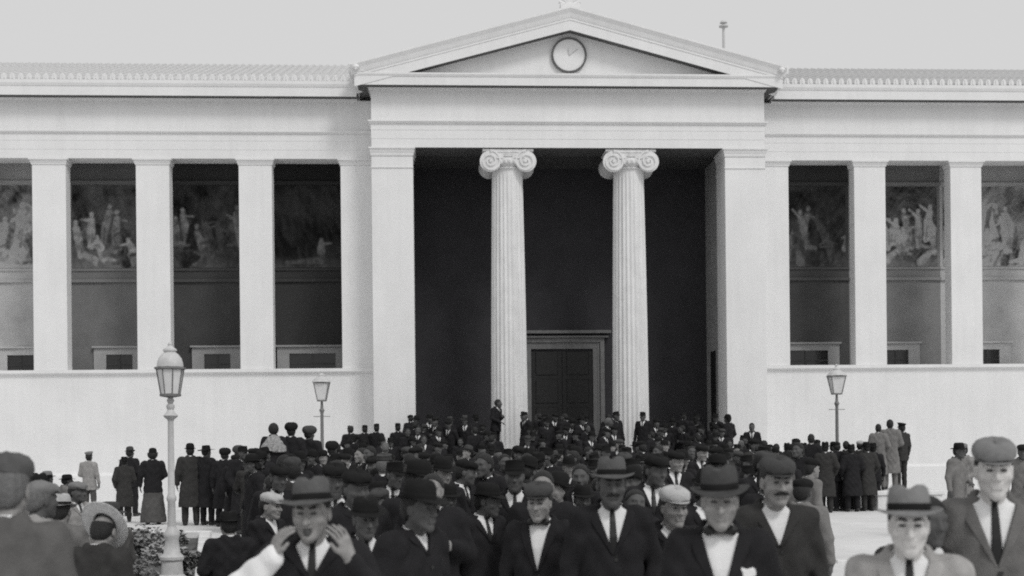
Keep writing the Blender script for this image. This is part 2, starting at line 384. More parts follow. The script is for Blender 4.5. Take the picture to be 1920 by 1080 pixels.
def fresco(xc, z0, z1, tone, seed, parent):
    rnd = random.Random(seed); nx, nz = 110, 110; w = 1.5
    gx, gz_ = np.meshgrid(np.linspace(-w, w, nx), np.linspace(0, z1 - z0, nz)); H = z1 - z0
    def nse(fx, fz, k):
        r2 = np.random.RandomState(seed * 7 + k); s = 0
        for _ in range(9):
            ax, az, ph = r2.normal(0, fx), r2.normal(0, fz), r2.uniform(0, 6.3); s = s + np.sin(gx * ax + gz_ * az + ph + 1.3 * np.sin(gx * az * .6 + ph))
        return s / 4.0
    img = .05 + .03 * np.clip(nse(2.5, 2.5, 1), -1, 1) + .018 * nse(8, 8, 2)
    img += .05 * np.clip(1 - gz_ / (.16 * H), 0, 1)                            # pale ground strip of the painting
    def cap(ax, az, bx, bz, ra, rb, val):
        nonlocal img
        dx, dz = bx - ax, bz - az; t = np.clip(((gx - ax) * dx + (gz_ - az) * dz) / (dx * dx + dz * dz + 1e-9), 0, 1)
        d = np.hypot(gx - ax - t * dx, gz_ - az - t * dz) - (ra + (rb - ra) * t); m = np.clip(.5 - d / .07, 0, 1) * .85
        img = img * (1 - m) + m * (val * (1 + .35 * nse(14, 14, int(ax * 90) % 17 + 3)))
    lone = seed == 30                                                          # the bay beside the portico: dark, one small pale figure
    for k in range(1 if lone else 16):
        x = (.25 if lone else -1.35 + k * .18 + rnd.uniform(-.15, .15)); b = .30 if lone else rnd.choice((.03, .06, .10, .16, .22, .28)); bh = .75 if lone else rnd.uniform(.7, 1.4); g0 = .2 if lone else rnd.uniform(.08, .95); lean = rnd.uniform(-.5, .5)
        cap(x, g0, x + lean * .3, g0 + bh * .5, .09, .13, b * .8); cap(x + lean * .3, g0 + bh * .5, x + lean * .6, g0 + bh * .80, .13, .10, b)
        cap(x + lean * .65, g0 + bh * .94, x + lean * .66, g0 + bh * .97, .065, .065, b * 1.2)
        s = rnd.choice((-1, 1)); cap(x + lean * .6, g0 + bh * .78, x + lean * .5 + s * .32, g0 + bh * rnd.uniform(.45, 1.05), .045, .03, b * 1.15)
        cap(x, g0 + .05, x - s * .38, g0 - .03, .08, .045, b * .75)
        cap(x + .06, g0 + bh * .4, x + .04, g0 + bh * .1, .02, .03, b * .3)             # fold of the robe
        if rnd.random() < .5 and not lone: cap(x + rnd.uniform(-.3, .3), .15, x + rnd.uniform(-.3, .3), .45, .16, .10, b * .6)
    if lone: cap(-.9, .16, .3, .26, .06, .10, .12)
    img = np.clip((img + .012 * nse(20, 20, 5)) * (.40 + .42 * tone), .008, .5)  # the bay's hazy fade is multiplied into the painting's colours
    v = np.stack([xc + gx, np.full_like(gx, BY - .012), z0 + gz_], -1).reshape(-1, 3)
    idx = np.arange(nx * nz).reshape(nz, nx); q = np.stack([idx[:-1, :-1], idx[:-1, 1:], idx[1:, 1:], idx[1:, :-1]], -1).reshape(-1, 4)
    me = bpy.data.meshes.new('m'); me.from_pydata(v.tolist(), [], q.tolist())
    ca = me.color_attributes.new('paint', 'FLOAT_COLOR', 'POINT'); a = np.ones((nx * nz, 4), np.float32); a[:, :3] = img.reshape(-1, 1); ca.data.foreach_set('color', a.ravel())
    return obj('fresco_panel', me, M['fresco'], parent)

for sx in (-1, 1):
    def xs(a, b): return tuple(sorted((sx * a, sx * b)))
    fl = [(-XE, WY), (-W - .002, WY)] if sx < 0 else [(W + .002, WY), (XE, WY)]
    x0, x1 = xs(W + .002, XE)
    ww = part(MB().box(x0, x1, WY, WY + .75, .02, SILL - .16), 'wing_wall', 'marble')
    part(MB().sweep(fl, [(-.3, .03), (.10, .03), (.10, 1.02), (.06, 1.10), (-.3, 1.10)]), 'plinth', 'marble', ww)
    part(MB().sweep(fl, [(-.74, SILL - .159), (.02, SILL - .159), (.05, SILL - .12), (.11, SILL - .10), (.11, SILL), (-.74, SILL)]), 'sill_ledge', 'marble', ww)
    # piers between the openings
    edges = [(W + .002, B1 - HW)] + [(B1 + B2 * k + HW, B1 + B2 * (k + 1) - HW) for k in range(NB - 1)] + [(XE - 1.2, XE)]
    for a, b in edges:
        p0, p1 = xs(a, b)
        p = part(MB().box(p0, p1, WY, WY + .52, SILL + .001, HEAD - .20, .008), 'pillar', 'marble')
        path = [(p0, WY + .52), (p0, WY), (p1, WY), (p1, WY + .52)]
        if a < W + .1: path = [(p0, WY), (p1, WY), (p1, WY + .52)] if sx > 0 else [(p0, WY + .52), (p0, WY), (p1, WY)]
        part(MB().sweep(path, [(-.15, HEAD - .2), (.02, HEAD - .2), (.03, HEAD - .16), (.06, HEAD - .11), (.045, HEAD - .10), (.045, HEAD - .07), (.09, HEAD - .055), (.09, HEAD - .003), (-.15, HEAD - .003)]), 'capital', 'marble', p)
    # wing entablature
    e = empty('wing_entablature'); e.parent = bld
    part(MB().sweep(fl, [(-.75, HEAD), (0, HEAD), (0, HEAD + .28), (.007, HEAD + .28), (.007, HEAD + .56), (.014, HEAD + .56), (.014, 11.80), (-.75, 11.80)]), 'architrave', 'marble', e)
    part(MB().sweep(fl, [(-.75, 11.801), (.045, 11.801), (.09, 11.85), (.09, 11.89), (-.75, 11.89)]), 'taenia', 'marble', e)
    part(MB().sweep(fl, [(-.75, 11.891), (0, 11.891), (0, 12.87), (-.75, 12.87)]), 'frieze', 'marble', e)
    fc = [(-XE, WY), (-W - .485, WY)] if sx < 0 else [(W + .485, WY), (XE, WY)]
    part(MB().sweep(fc, [(-.75, 12.871), (.06, 12.871), (.08, 12.92), (.12, 12.93), (.42, 12.915), (.42, 12.89), (.45, 12.89), (.45, 13.17), (.47, 13.18), (.50, 13.26), (.50, 13.36), (-.75, 13.36)]), 'cornice', 'marble', e)
    part(MB().sweep(fc, [(.10, 12.90), (.415, 12.90), (.415, 12.914), (.10, 12.914)]), 'soffit', 'soffit_shade', e)  # dark strip, painted shade under the wing cornice
    # roof with cover tiles and antefixes
    rs = math.tan(R(20)); x0r, x1r = xs(6.98, XE + .3); y0 = WY - .46; z0 = 13.37
    rf = part(MB().add([(x0r, y0, z0), (x1r, y0, z0), (x1r, 7.2, z0 + rs * (7.2 - y0)), (x0r, 7.2, z0 + rs * (7.2 - y0)), (x0r, y0, z0 - .008), (x1r, y0, z0 - .008), (x1r, 7.2, z0 - .2), (x0r, 7.2, z0 - .2)],
        [(0, 1, 2, 3), (4, 7, 6, 5), (0, 4, 5, 1), (1, 5, 6, 2), (2, 6, 7, 3), (3, 7, 4, 0)]), 'wing_roof', 'roof_tile')
    n = 0; x = 7.08
    while x < XE + .2:
        obj('cover_tile', tile_me, None, rf, (sx * x, y0 + .03, z0 + .005), (R(20), 0, 0))
        obj('antefix', antefix_me, None, rf, (sx * x, y0 - .03, z0 - .004))
        x += .255
    # loggia behind the openings
    lo0, lo1 = xs(W - .05, XE)
    part(MB().box(lo0, lo1, WY + .74, BY + .3, 3.2, 3.4), 'loggia_floor', 'paving')
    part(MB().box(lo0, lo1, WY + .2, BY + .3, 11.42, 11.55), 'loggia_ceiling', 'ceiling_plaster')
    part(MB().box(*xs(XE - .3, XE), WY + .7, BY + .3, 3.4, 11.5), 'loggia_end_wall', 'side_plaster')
    for k in range(NB):
        xc = B1 + B2 * k; t = bay_fade[sx][k]
        mn = 'loggia_wall_fade_%d_%d' % (sx + 1, k); material(mn, .060 * t ** .9, .9, .15, 1.4, .1, 15)  # wall colour carries the bay's hazy fade
        a0 = W - .05 if k == 0 else xc - B2 / 2; b0 = XE if k == NB - 1 else xc + B2 / 2 - .002
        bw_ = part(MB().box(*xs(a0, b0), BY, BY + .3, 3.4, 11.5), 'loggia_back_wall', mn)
        fresco(sx * xc, 7.86, 10.60, t, 31 + k * 3 + sx, bw_)
        q0, q1 = xs(xc - B2 / 2 + .003, xc + B2 / 2 - .005)
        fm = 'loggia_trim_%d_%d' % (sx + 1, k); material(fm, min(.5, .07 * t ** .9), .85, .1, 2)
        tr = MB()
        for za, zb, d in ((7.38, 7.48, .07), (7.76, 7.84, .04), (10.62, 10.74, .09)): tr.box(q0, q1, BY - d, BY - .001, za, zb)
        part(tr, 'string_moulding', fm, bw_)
        # window with stone frame
        hw = 1.17 if k == 0 else .83; c = sx * xc; c = c if k else sx * (9.55 - hw)
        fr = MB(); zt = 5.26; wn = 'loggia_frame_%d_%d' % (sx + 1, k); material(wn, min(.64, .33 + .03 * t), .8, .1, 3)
        fr.box(c - hw, c - hw + .40, BY - .07, BY - .001, 3.4, zt - .28); fr.box(c + hw - .40, c + hw, BY - .07, BY - .001, 3.4, zt - .28)
        fr.box(c - hw, c + hw, BY - .07, BY - .001, zt - .279, zt - .06); fr.box(c - hw - .05, c + hw + .05, BY - .14, BY - .001, zt - .059, zt)
        wdw = empty('window'); wdw.parent = bld
        obj('window_frame', fr.mesh(), M[wn], wdw)
        obj('pane', MB().box(c - hw + .40, c + hw - .40, BY - .02, BY - .004, 3.4, zt - .28).mesh(), M['glass_dark'], wdw)
        br = MB().box(c - .03, c + .03, BY - .045, BY - .021, 3.4, zt - .285); br.box(c - hw + .41, c + hw - .41, BY - .04, BY - .022, 4.62, 4.66)
        obj('glazing_bar', br.mesh(), M['window_bar'], wdw)
# back wall and great door of the portico
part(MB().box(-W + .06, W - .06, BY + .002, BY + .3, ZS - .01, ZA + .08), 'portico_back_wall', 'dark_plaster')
dr = empty('great_door'); dr.parent = bld
dm = MB(); yb = BY - .001
for o, i, d in ((1.44, 1.30, .10), (1.29, 1.20, .05), (1.19, 1.05, .08)):
    ztop = 5.45 + (o - 1.44) * .9
    dm.box(-o, -i, yb - d, yb, ZS, ztop); dm.box(i, o, yb - d, yb, ZS, ztop); dm.box(-i + .001, i - .001, yb - d + .001, yb, ztop - (o - i), ztop)
dm.box(-1.66, 1.66, yb - .26, yb, 5.60, 5.70); dm.box(-1.58, 1.58, yb - .18, yb, 5.46, 5.52)
obj('door_frame', dm.mesh(), M['door_moulding'], dr)
for sx in (-1, 1):
    a, b = sorted((sx * .01, sx * 1.04)); lf = MB().box(a, b, yb - .04, yb - .002, ZS, 5.0)
    lf_o = obj('door_leaf', lf.mesh(), M['door_wood'], dr)
    for k in range(4): obj('door_panel', MB().box(a + .14, b - .14, yb - .065, yb - .041, ZS + .15 + k * .95, ZS + .95 + k * .95, .015).mesh(), M['door_wood'], lf_o)

# ------------------------------------------------------------------ implicit-surface figures
class Field:
    def __init__(s, lo, hi, h):
        s.lo = np.array(lo, np.float32); s.h = h; s.n = np.ceil((np.array(hi) - lo) / h).astype(int) + 1
        s.S = np.full(s.n, .5, np.float32); s.ax = [(s.lo[i] + h * np.arange(s.n[i])).astype(np.float32) for i in range(3)]
    def win(s, lo, hi, pad):
        a = np.clip(np.floor((np.array(lo) - pad - s.lo) / s.h).astype(int), 0, s.n); b = np.clip(np.ceil((np.array(hi) + pad - s.lo) / s.h).astype(int) + 1, 0, s.n)
        sl = tuple(slice(a[i], b[i]) for i in range(3))
        return sl, s.ax[0][sl[0]][:, None, None], s.ax[1][sl[1]][None, :, None], s.ax[2][sl[2]][None, None, :]
    def mix(s, sl, d, k, op):
        a = s.S[sl]
        if a.size == 0: return
        if op == 's': d = -d
        if k > 0:
            g = np.maximum(k - np.abs(a - d), 0) / k; g = g * g * k * .25
        else: g = 0
        s.S[sl] = np.minimum(a, d) - g if op == 'u' else np.maximum(a, d) + g
    def cap(s, a, b, ra, rb=None, k=.02, op='u'):
        rb = ra if rb is None else rb; a = np.array(a, np.float32); b = np.array(b, np.float32); r = max(ra, rb)
        sl, X, Y, Z = s.win(np.minimum(a, b) - r, np.maximum(a, b) + r, k + 3 * s.h)
        d = b - a; t = np.clip(((X - a[0]) * d[0] + (Y - a[1]) * d[1] + (Z - a[2]) * d[2]) / (float(d @ d) + 1e-9), 0, 1)
        q = np.sqrt((X - a[0] - t * d[0]) ** 2 + (Y - a[1] - t * d[1]) ** 2 + (Z - a[2] - t * d[2]) ** 2) - (ra + (rb - ra) * t)
        s.mix(sl, q, k, op)
    def ell(s, c, r, Rm=None, k=.02, op='u'):
        c = np.array(c, np.float32); r = np.array(r, np.float32); m = float(r.max())
        sl, X, Y, Z = s.win(c - m, c + m, k + 3 * s.h)
        X, Y, Z = X - c[0], Y - c[1], Z - c[2]
        if Rm is not None: X, Y, Z = (Rm[0, 0] * X + Rm[1, 0] * Y + Rm[2, 0] * Z, Rm[0, 1] * X + Rm[1, 1] * Y + Rm[2, 1] * Z, Rm[0, 2] * X + Rm[1, 2] * Y + Rm[2, 2] * Z)
        k0 = np.sqrt((X / r[0]) ** 2 + (Y / r[1]) ** 2 + (Z / r[2]) ** 2); k1 = np.sqrt((X / r[0] ** 2) ** 2 + (Y / r[1] ** 2) ** 2 + (Z / r[2] ** 2) ** 2) + 1e-6
        s.mix(sl, k0 * (k0 - 1) / k1, k, op)
    def loft(s, prof, grow=0.0, k=.03, op='u', p=2.3):
        pr_ = sorted(prof); z = np.array([q[0] for q in pr_]); A = np.array([q[1] for q in pr_]) + grow; B = np.array([q[2] for q in pr_]) + grow; yc = np.array([q[3] for q in pr_])
        sl, X, Y, Z = s.win((-A.max(), (yc - B).min(), z[0]), (A.max(), (yc + B).max(), z[-1]), k + 3 * s.h)
        zz = Z.ravel(); a = np.interp(zz, z, A)[None, None, :]; b = np.interp(zz, z, B)[None, None, :]; c = np.interp(zz, z, yc)[None, None, :]
        q = ((np.abs(X) / a) ** p + (np.abs(Y - c) / b) ** p) ** (1 / p)
        d = (q - 1) * np.minimum(a, b); d = np.maximum(d, np.maximum(z[0] - Z, Z - z[-1]))
        s.mix(sl, d.astype(np.float32), k, op)
    def region(s, fn):
        X, Y, Z = s.ax[0][:, None, None], s.ax[1][None, :, None], s.ax[2][None, None, :]
        s.S = np.maximum(s.S, fn(X, Y, Z)).astype(np.float32)
    def folds(s, amp, ph=0.0):
        X, Y, Z = s.ax[0][:, None, None], s.ax[1][None, :, None], s.ax[2][None, None, :]
        s.S = (s.S + amp * (np.sin(Z * 38 + 5 * np.sin(X * 13 + ph) + 3 * np.sin(Y * 15 + ph)) * .6 + np.sin(X * 52 + 4 * np.sin(Z * 9 + ph) + 20 * Y) * .5)).astype(np.float32)
    def mesh(s):
        S = s.S; ins = S < 0
        c = [(i, j, k) for i in (0, 1) for j in (0, 1) for k in (0, 1)]; n = s.n
        cnt = np.zeros(n - 1, np.uint8)
        for i, j, k in c: cnt += ins[i:n[0] - 1 + i, j:n[1] - 1 + j, k:n[2] - 1 + k]
        act = (cnt > 0) & (cnt < 8); I = np.argwhere(act)
        if len(I) == 0: return mesh_from([], [])
        idx = np.full(n - 1, -1, np.int32); idx[act] = np.arange(len(I))
        val = {q: S[I[:, 0] + q[0], I[:, 1] + q[1], I[:, 2] + q[2]] for q in c}
        acc = np.zeros((len(I), 3)); w = np.zeros(len(I))
        for q in c:
            for a in range(3):
                if q[a] == 0:
                    r = list(q); r[a] = 1; r = tuple(r); va, vb = val[q], val[r]; x = (va < 0) != (vb < 0); t = np.where(x, va / np.where(x, va - vb, 1), 0)
                    pt = np.array(q, float)[None, :].repeat(len(I), 0); pt[:, a] = t; acc[x] += pt[x]; w[x] += 1
        V = (I + acc / w[:, None]) * s.h + s.lo
        F = []
        for a in range(3):
            b, d = (a + 1) % 3, (a + 2) % 3
            s0 = [slice(None)] * 3; s1 = [slice(None)] * 3; s0[a] = slice(0, n[a] - 1); s1[a] = slice(1, n[a])
            for t in (b, d): s0[t] = slice(1, n[t] - 1); s1[t] = slice(1, n[t] - 1)
            A, B = ins[tuple(s0)], ins[tuple(s1)]
            for sign, m in ((0, A & ~B), (1, ~A & B)):
                E = np.argwhere(m)
                if len(E) == 0: continue
                E = E.copy(); E[:, b] += 1; E[:, d] += 1
                def g(ob, od):
                    e = E.copy(); e[:, b] += ob; e[:, d] += od; return idx[e[:, 0], e[:, 1], e[:, 2]]
                q = np.stack([g(-1, -1), g(0, -1), g(0, 0), g(-1, 0)], 1); F.append(q[:, ::-1] if sign else q)
        F = np.concatenate(F); F = F[(F >= 0).all(1)]
        me = bpy.data.meshes.new('m'); me.vertices.add(len(V)); me.vertices.foreach_set('co', V.astype(np.float32).ravel())
        me.loops.add(F.size); me.loops.foreach_set('vertex_index', F.astype(np.int32).ravel()); me.polygons.add(len(F))
        me.polygons.foreach_set('loop_start', np.arange(0, F.size, 4, dtype=np.int32)); me.polygons.foreach_set('use_smooth', np.ones(len(F), bool)); me.update(calc_edges=True)
        return me

def rot3(yaw=0, pitch=0, roll=0): return np.array((Matrix.Rotation(yaw, 3, 'Z') @ Matrix.Rotation(pitch, 3, 'X') @ Matrix.Rotation(roll, 3, 'Y')))
HC = np.array((0, -.042, 1.592))            # head centre of a figure 1.712 m tall that faces -Y
NB_ = np.array((0, .0, 1.47))              # the pivot of the head

def head_frame(sp):
    Rm = rot3(sp.get('yaw', 0), sp.get('pitch', 0), sp.get('tilt', 0)); c = NB_ + Rm @ (HC - NB_); return Rm, c
def put_head(F, sp):
    Rm, c = head_frame(sp); fw = sp.get('fw', 1.0); nl = sp.get('nose', 0.0); L = lambda x, y, z: c + Rm @ np.array((x * fw, y, z))
    F.ell(L(0, .018, .032), (.075, .094, .088), Rm, .0)
    F.ell(L(0, -.028, -.030), (.059, .066, .083), Rm, .035)
    for s in (-1, 1):
        F.ell(L(s * .045, -.052, -.03), (.022, .025, .024), Rm, .03)           # cheekbones
        F.cap(L(s * .047, -.005, -.050), L(s * .014, -.068, -.099), .016, .016, .03)  # jaw
    F.ell(L(0, -.076, -.102), (.018, .018, .018), Rm, .02)
    F.cap(L(-.040, -.078, .030), L(.040, -.078, .030), .013, None, .022)
    for s in (-1, 1): F.ell(L(s * .031, -.100, .010), (.023, .030, .0165), Rm, .012, 's')
    for s in (-1, 1): F.ell(L(s * .060, -.082, -.058), (.014, .020, .020), Rm, .03, 's')
    for s in (-1, 1): F.ell(L(s * .031, -.073, .009), (.013, .013, .011), Rm, .006)
    F.cap(L(0, -.088, .018), L(0, -.114 - nl, -.026 - nl), .0085, .0120, .012)
    for s in (-1, 1): F.cap(L(s * .022, -.092, -.030), L(s * .034, -.084, -.058), .0028, .0022, .012, 's')       # folds beside the mouth
    for s in (-1, 1): F.ell(L(s * .012, -.098, -.028), (.010, .012, .009), Rm, .010)
    if sp.get('shout'):
        F.ell(L(0, -.098, -.072), (.021, .03, .020), Rm, .008, 's')
        F.cap(L(-.02, -.092, -.050), L(.02, -.092, -.050), .007, None, .008)
    else:
        F.cap(L(-.019, -.091, -.052), L(.019, -.091, -.052), .0075, None, .010); F.cap(L(-.017, -.090, -.067), L(.017, -.090, -.067), .0085, None, .010)
        F.cap(L(-.024, -.103, -.0595), L(.024, -.103, -.0595), .004, None, .004, 's')
    for s in (-1, 1):
        F.ell(L(s * .076, .010, -.005), (.010, .024, .034), Rm, .008); F.ell(L(s * .088, .002, -.003), (.008, .012, .018), Rm, .006, 's')
    F.cap((0, .025, 1.40), L(0, .015, -.06), .060, .053, .03)

def put_hand(F, w, d, nrm, curl, side, spread=.1):
    """palm, four jointed fingers of unequal length and a thumb from the side of the palm"""
    w, d, nrm = (np.array(q, float) for q in (w, d, nrm)); d /= np.linalg.norm(d); nrm -= d * (nrm @ d); nrm /= np.linalg.norm(nrm); lat = np.cross(d, nrm) * side
    F.cap(w, w + d * .03, .026, .024, .02)
    for t in (-.030, -.010, .010, .030): F.cap(w + d * .02 + lat * t * .7, w + d * .088 + lat * t, .0145, .0125, .012)
    for t, ln in ((-.034, .064), (-.0115, .080), (.0115, .086), (.034, .075)):
        b = w + d * .09 + lat * t; a1, a2 = curl * .55, curl * 1.25
        m = b + (d * math.cos(a1) + nrm * math.sin(a1) + lat * t * 4.5) * ln * .52; e = m + (d * math.cos(a2) + nrm * math.sin(a2)) * ln * .52
        F.cap(b, m, .0088, .0082, .003); F.cap(m, e, .0082, .0068, .002)
    b = w + d * .03 + lat * .026; m = b + (d * .75 + lat * .6 + nrm * .25) * .05; e = m + (d * .9 + lat * .1 + nrm * .3) * .034
    F.cap(b, m, .0135, .0105, .01); F.cap(m, e, .0105, .0085, .003)

ARMS = {'side': ((.245, .03, 1.13), (.262, -.03, .885), (0, -.12, -1), (-1, 0, 0), .5),
        'front': ((.255, .01, 1.13), (.12, -.20, 1.02), (-.75, -.5, -.1), (0, 0, -1), .9),
        'chest': ((.250, -.02, 1.13), (.07, -.195, 1.20), (-.85, -.2, .25), (0, .9, -.3), .9),
        'pocket': ((.265, .05, 1.13), (.215, -.075, .93), (-.1, -.2, -1), (-1, 0, 0), .6),
        'back': ((.245, .10, 1.14), (.06, .19, .99), (-1, .0, -.1), (0, .3, -.9), .7),
        'cup': ((.33, -.16, 1.20), (.19, -.235, 1.40), (-.32, -.12, .9), (-.85, .45, .1), .55),
        'cup_low': ((.39, -.12, 1.20), (.165, -.20, 1.40), (-.35, .0, .85), (-.85, .45, .1), .6),
        'wave': ((.33, -.08, 1.40), (.36, -.16, 1.66), (0, -.1, 1), (0, -1, 0), .2)}
TORSO = [(1.482, .078, .068, .02), (1.455, .122, .078, .02), (1.43, .165, .088, .015), (1.385, .188, .102, .01), (1.30, .192, .118, .0), (1.18, .182, .122, -.005), (1.02, .178, .122, -.005), (.90, .190, .130, 0)]
SKIRT = {'jacket': [(.78, .200, .140, 0), (.74, .203, .143, 0)], 'tunic': [(.80, .205, .145, 0), (.72, .215, .152, 0)],
         'overcoat': [(.75, .215, .155, .005), (.50, .235, .175, .01), (.40, .24, .18, .01)], 'dress': [(.78, .20, .14, 0), (.74, .205, .145, 0)], 'cape': [(.75, .215, .155, .005), (.40, .24, .18, .01)]}
SHO = (.172, .012, 1.395)

def mir(p, s): return (p[0] * s, p[1], p[2])
def make_figure(sp, vb=.012, vc=.017, vt=.026):
    """meshes of one figure, keyed by part"""
    out = {}; kind = sp.get('kind', 'jacket'); arms = [ARMS[a] for a in sp.get('arms', ('side', 'side'))]
    xs_ = [.30] + [abs(a[0][0]) + .1 for a in arms] + [abs(a[1][0]) + .22 for a in arms]; ex = max(xs_); zt = 1.83 if 'wave' not in sp.get('arms', ()) else 2.0
    B = Field((-ex, -.42, .72), (ex, .34, zt), vb)
    B.loft([(z, max(.03, a - .035), max(.03, b - .032), c) for z, a, b, c in TORSO], 0, .0)
    put_head(B, sp)
    for s, (e, w, d, nr, cu) in zip((-1, 1), arms):
        B.cap(mir(SHO, s), mir(e, s), .045, .038, .03); B.cap(mir(e, s), mir(w, s), .037, .027, .01); put_hand(B, mir(w, s), mir(d, s), mir(nr, s), cu, s)
    out['body'] = B.mesh()
    # hair
    Rm, c = head_frame(sp); L = lambda x, y, z: c + Rm @ np.array((x, y, z)); h = vb
    Hh = Field(c - .16, c + .16, h); Hh.ell(L(0, .022, .036), (.082, .101, .094), Rm, 0); Hh.ell(L(0, .06, -.01), (.072, .06, .075), Rm, .03)
    if sp.get('long_hair'): Hh.ell(L(0, .05, .02), (.108, .105, .112), Rm, .03)
    Ri = Rm.T
    def cut(X, Y, Z):
        X, Y, Z = X - c[0], Y - c[1], Z - c[2]; y = Ri[1, 0] * X + Ri[1, 1] * Y + Ri[1, 2] * Z; z = Ri[2, 0] * X + Ri[2, 1] * Y + Ri[2, 2] * Z
        return np.maximum(-(y * .80 + z * .60 - .004), -z - .075)
    Hh.region(cut); out['hair'] = Hh.mesh()
    Hh.region(lambda X, Y, Z: Ri[2, 0] * (X - c[0]) + Ri[2, 1] * (Y - c[1]) + Ri[2, 2] * (Z - c[2]) - .062); out['hair_under_hat'] = Hh.mesh()
    # coat
    prof = TORSO + SKIRT[kind]
    zlo = min(q[0] for q in prof) - .05
    def torso(Fd, g=0.0): Fd.loft(prof, g, 0, p=2.35)
    Cf = Field((-ex, -.40, zlo), (ex, .34, 1.62 if 'wave' not in sp.get('arms', ()) else 1.8), vc); torso(Cf)
    for s in (-1, 1): Cf.ell(mir((.165, .012, 1.385), s), (.062, .075, .06), None, .05)
    for s, (e, w, d, nr, cu) in zip((-1, 1), arms):
        w2 = np.array(mir(w, s)); e2 = np.array(mir(e, s)); fat = .012 if kind in ('overcoat', 'cape') else 0
        Cf.cap(mir(SHO, s), e2, .072 + fat, .058 + fat, .05); Cf.cap(e2, e2 + (w2 - e2) * .93, .056 + fat, .045 + fat, .02)
    Cf.folds(sp.get('fold', .0045), sp.get('ph', 0.0))
    if kind == 'tunic': Cf.region(lambda X, Y, Z: .0 * X + .004 - .3 + 0 * Y + 0 * Z)
    zv = sp.get('v', 1.24); wv = sp.get('vw', .075)
    wid = lambda Z: np.clip((Z - zv) / (1.44 - zv), 0, 1) * wv
    if zv < 1.4: Cf.region(lambda X, Y, Z: -np.maximum(np.maximum(np.abs(X) - wid(Z), Y + .035), zv - Z))
    Cf.cap((-.06, .05, 1.475), (.06, .05, 1.475), .034, None, .03)                  # turned collar at the nape
    Cf.region(lambda X, Y, Z: -(np.sqrt(X * X + (Y - .012) ** 2) - .066) - np.where(Z < 1.43, 1.0, 0) + 0 * Z)
    out['coat'] = Cf.mesh()
    if sp.get('face') and kind != 'tunic':
        bt = MB()
        for zz in (min(zv, 1.3) - .03, min(zv, 1.3) - .14):
            yb_ = -np.interp(zz, [q[0] for q in sorted(prof)], [q[2] for q in sorted(prof)]) - .004; k = MB().lathe([(.001, -.004), (.011, -.003), (.012, .002), (.001, .004)], 10); bt.add([(p[0] + .012, yb_ + p[2], zz + p[1]) for p in k.v], k.f)
        out['buttons'] = bt.mesh(True)
    # shirt front and collar
    if sp.get('shirt', True):
        Sf = Field((-.13, -.20, min(zv, 1.40) - .04), (.13, .12, 1.54), vb * .8)
        Sf.loft(TORSO, -.013, 0, p=2.35); Sf.region(lambda X, Y, Z: np.maximum(np.abs(X) - .10, Y - .0) + 0 * Z)
        Sf.cap((0, .020, 1.43), (0, -.004, 1.497), .064, .0610, .0); Sf.region(lambda X, Y, Z: Z - 1.484 - .25 * np.clip(Y, -.05, .05) - .12 * Y * 0 + 0 * X)
        out['shirt'] = Sf.mesh()
    if sp.get('lapel', True) and zv < 1.38:
        Lf = Field((-.17, -.21, zv - .03), (.17, .02, 1.47), vb * .75); torso(Lf, .009)
        lw = lambda Z: .012 + .05 * np.clip((Z - zv) / (.75 * (1.44 - zv)), 0, 1)
        Lf.region(lambda X, Y, Z: np.maximum(np.maximum(wid(Z) + .001 - np.abs(X), np.abs(X) - wid(Z) - lw(Z)), np.maximum(Y + .02, np.maximum(zv - Z, Z - 1.445))))
        out['lapel'] = Lf.mesh()
    if sp.get('tie') == 'long':
        Tf = Field((-.06, -.22, zv - .03), (.06, -.02, 1.50), vb * .6); Tf.loft(TORSO, -.004, 0, p=2.35)
        Tf.region(lambda X, Y, Z: np.maximum(np.abs(X) - (.014 + .05 * (1.44 - Z)), np.maximum(Y + .02, Z - 1.452)))
        Tf.ell((0, -.072, 1.468), (.021, .017, .021), None, .01); out['tie'] = Tf.mesh()
    elif sp.get('tie') == 'bow':
        Tf = Field((-.09, -.13, 1.42), (.09, -.02, 1.51), vb * .6)
        for s in (-1, 1): Tf.cap((s * .012, -.078, 1.462), (s * .052, -.072, 1.464), .010, .024, .004)
        Tf.ell((0, -.082, 1.462), (.012, .013, .014), None, .004); out['tie'] = Tf.mesh()
    if sp.get('handkerchief'):
        Kf = Field((.06, -.2, 1.2), (.18, -.05, 1.36), vb * .7); Kf.loft(TORSO, .004, 0); Kf.region(lambda X, Y, Z: np.maximum(np.maximum(np.abs(X - .122) - .034, np.abs(Z - 1.275 - .35 * np.abs(X - .115)) - .022), Y + .02)); out['handkerchief'] = Kf.mesh()
    if sp.get('sleeve'):                                                             # pale shirt sleeve over the forearm
        s = sp['sleeve']; e, w = np.array(mir(arms[0 if s < 0 else 1][0], s)), np.array(mir(arms[0 if s < 0 else 1][1], s))
        Vf = Field(np.minimum(e, w) - .12, np.maximum(e, w) + .12, vb); Vf.cap(e, e + (w - e) * .97, .072, .056, 0); Vf.cap(e + (w - e) * .93, e + (w - e) * 1.02, .050, .050, 0); Vf.folds(.009, 1.0); out['shirt_sleeve'] = Vf.mesh()
    # legs, shoes, skirt
    if kind == 'dress':
        Tf = Field((-.32, -.28, .02), (.32, .28, 1.0), vt); Tf.loft([(.98, .17, .12, 0), (.8, .19, .13, 0), (.4, .24, .19, 0), (.05, .28, .23, 0)], 0, 0, p=2.0); Tf.folds(.006, 2); out['skirt'] = Tf.mesh()
    elif kind == 'cape':
        Tf = Field((-.36, -.30, 1.0), (.36, .3, 1.55), vc); Tf.loft([(1.50, .07, .07, .02), (1.45, .15, .11, .015), (1.38, .225, .15, .01), (1.27, .275, .18, .005), (1.17, .295, .20, .0)], 0, 0, p=2.1); Tf.folds(.007, 2); out['fur_cape'] = Tf.mesh()
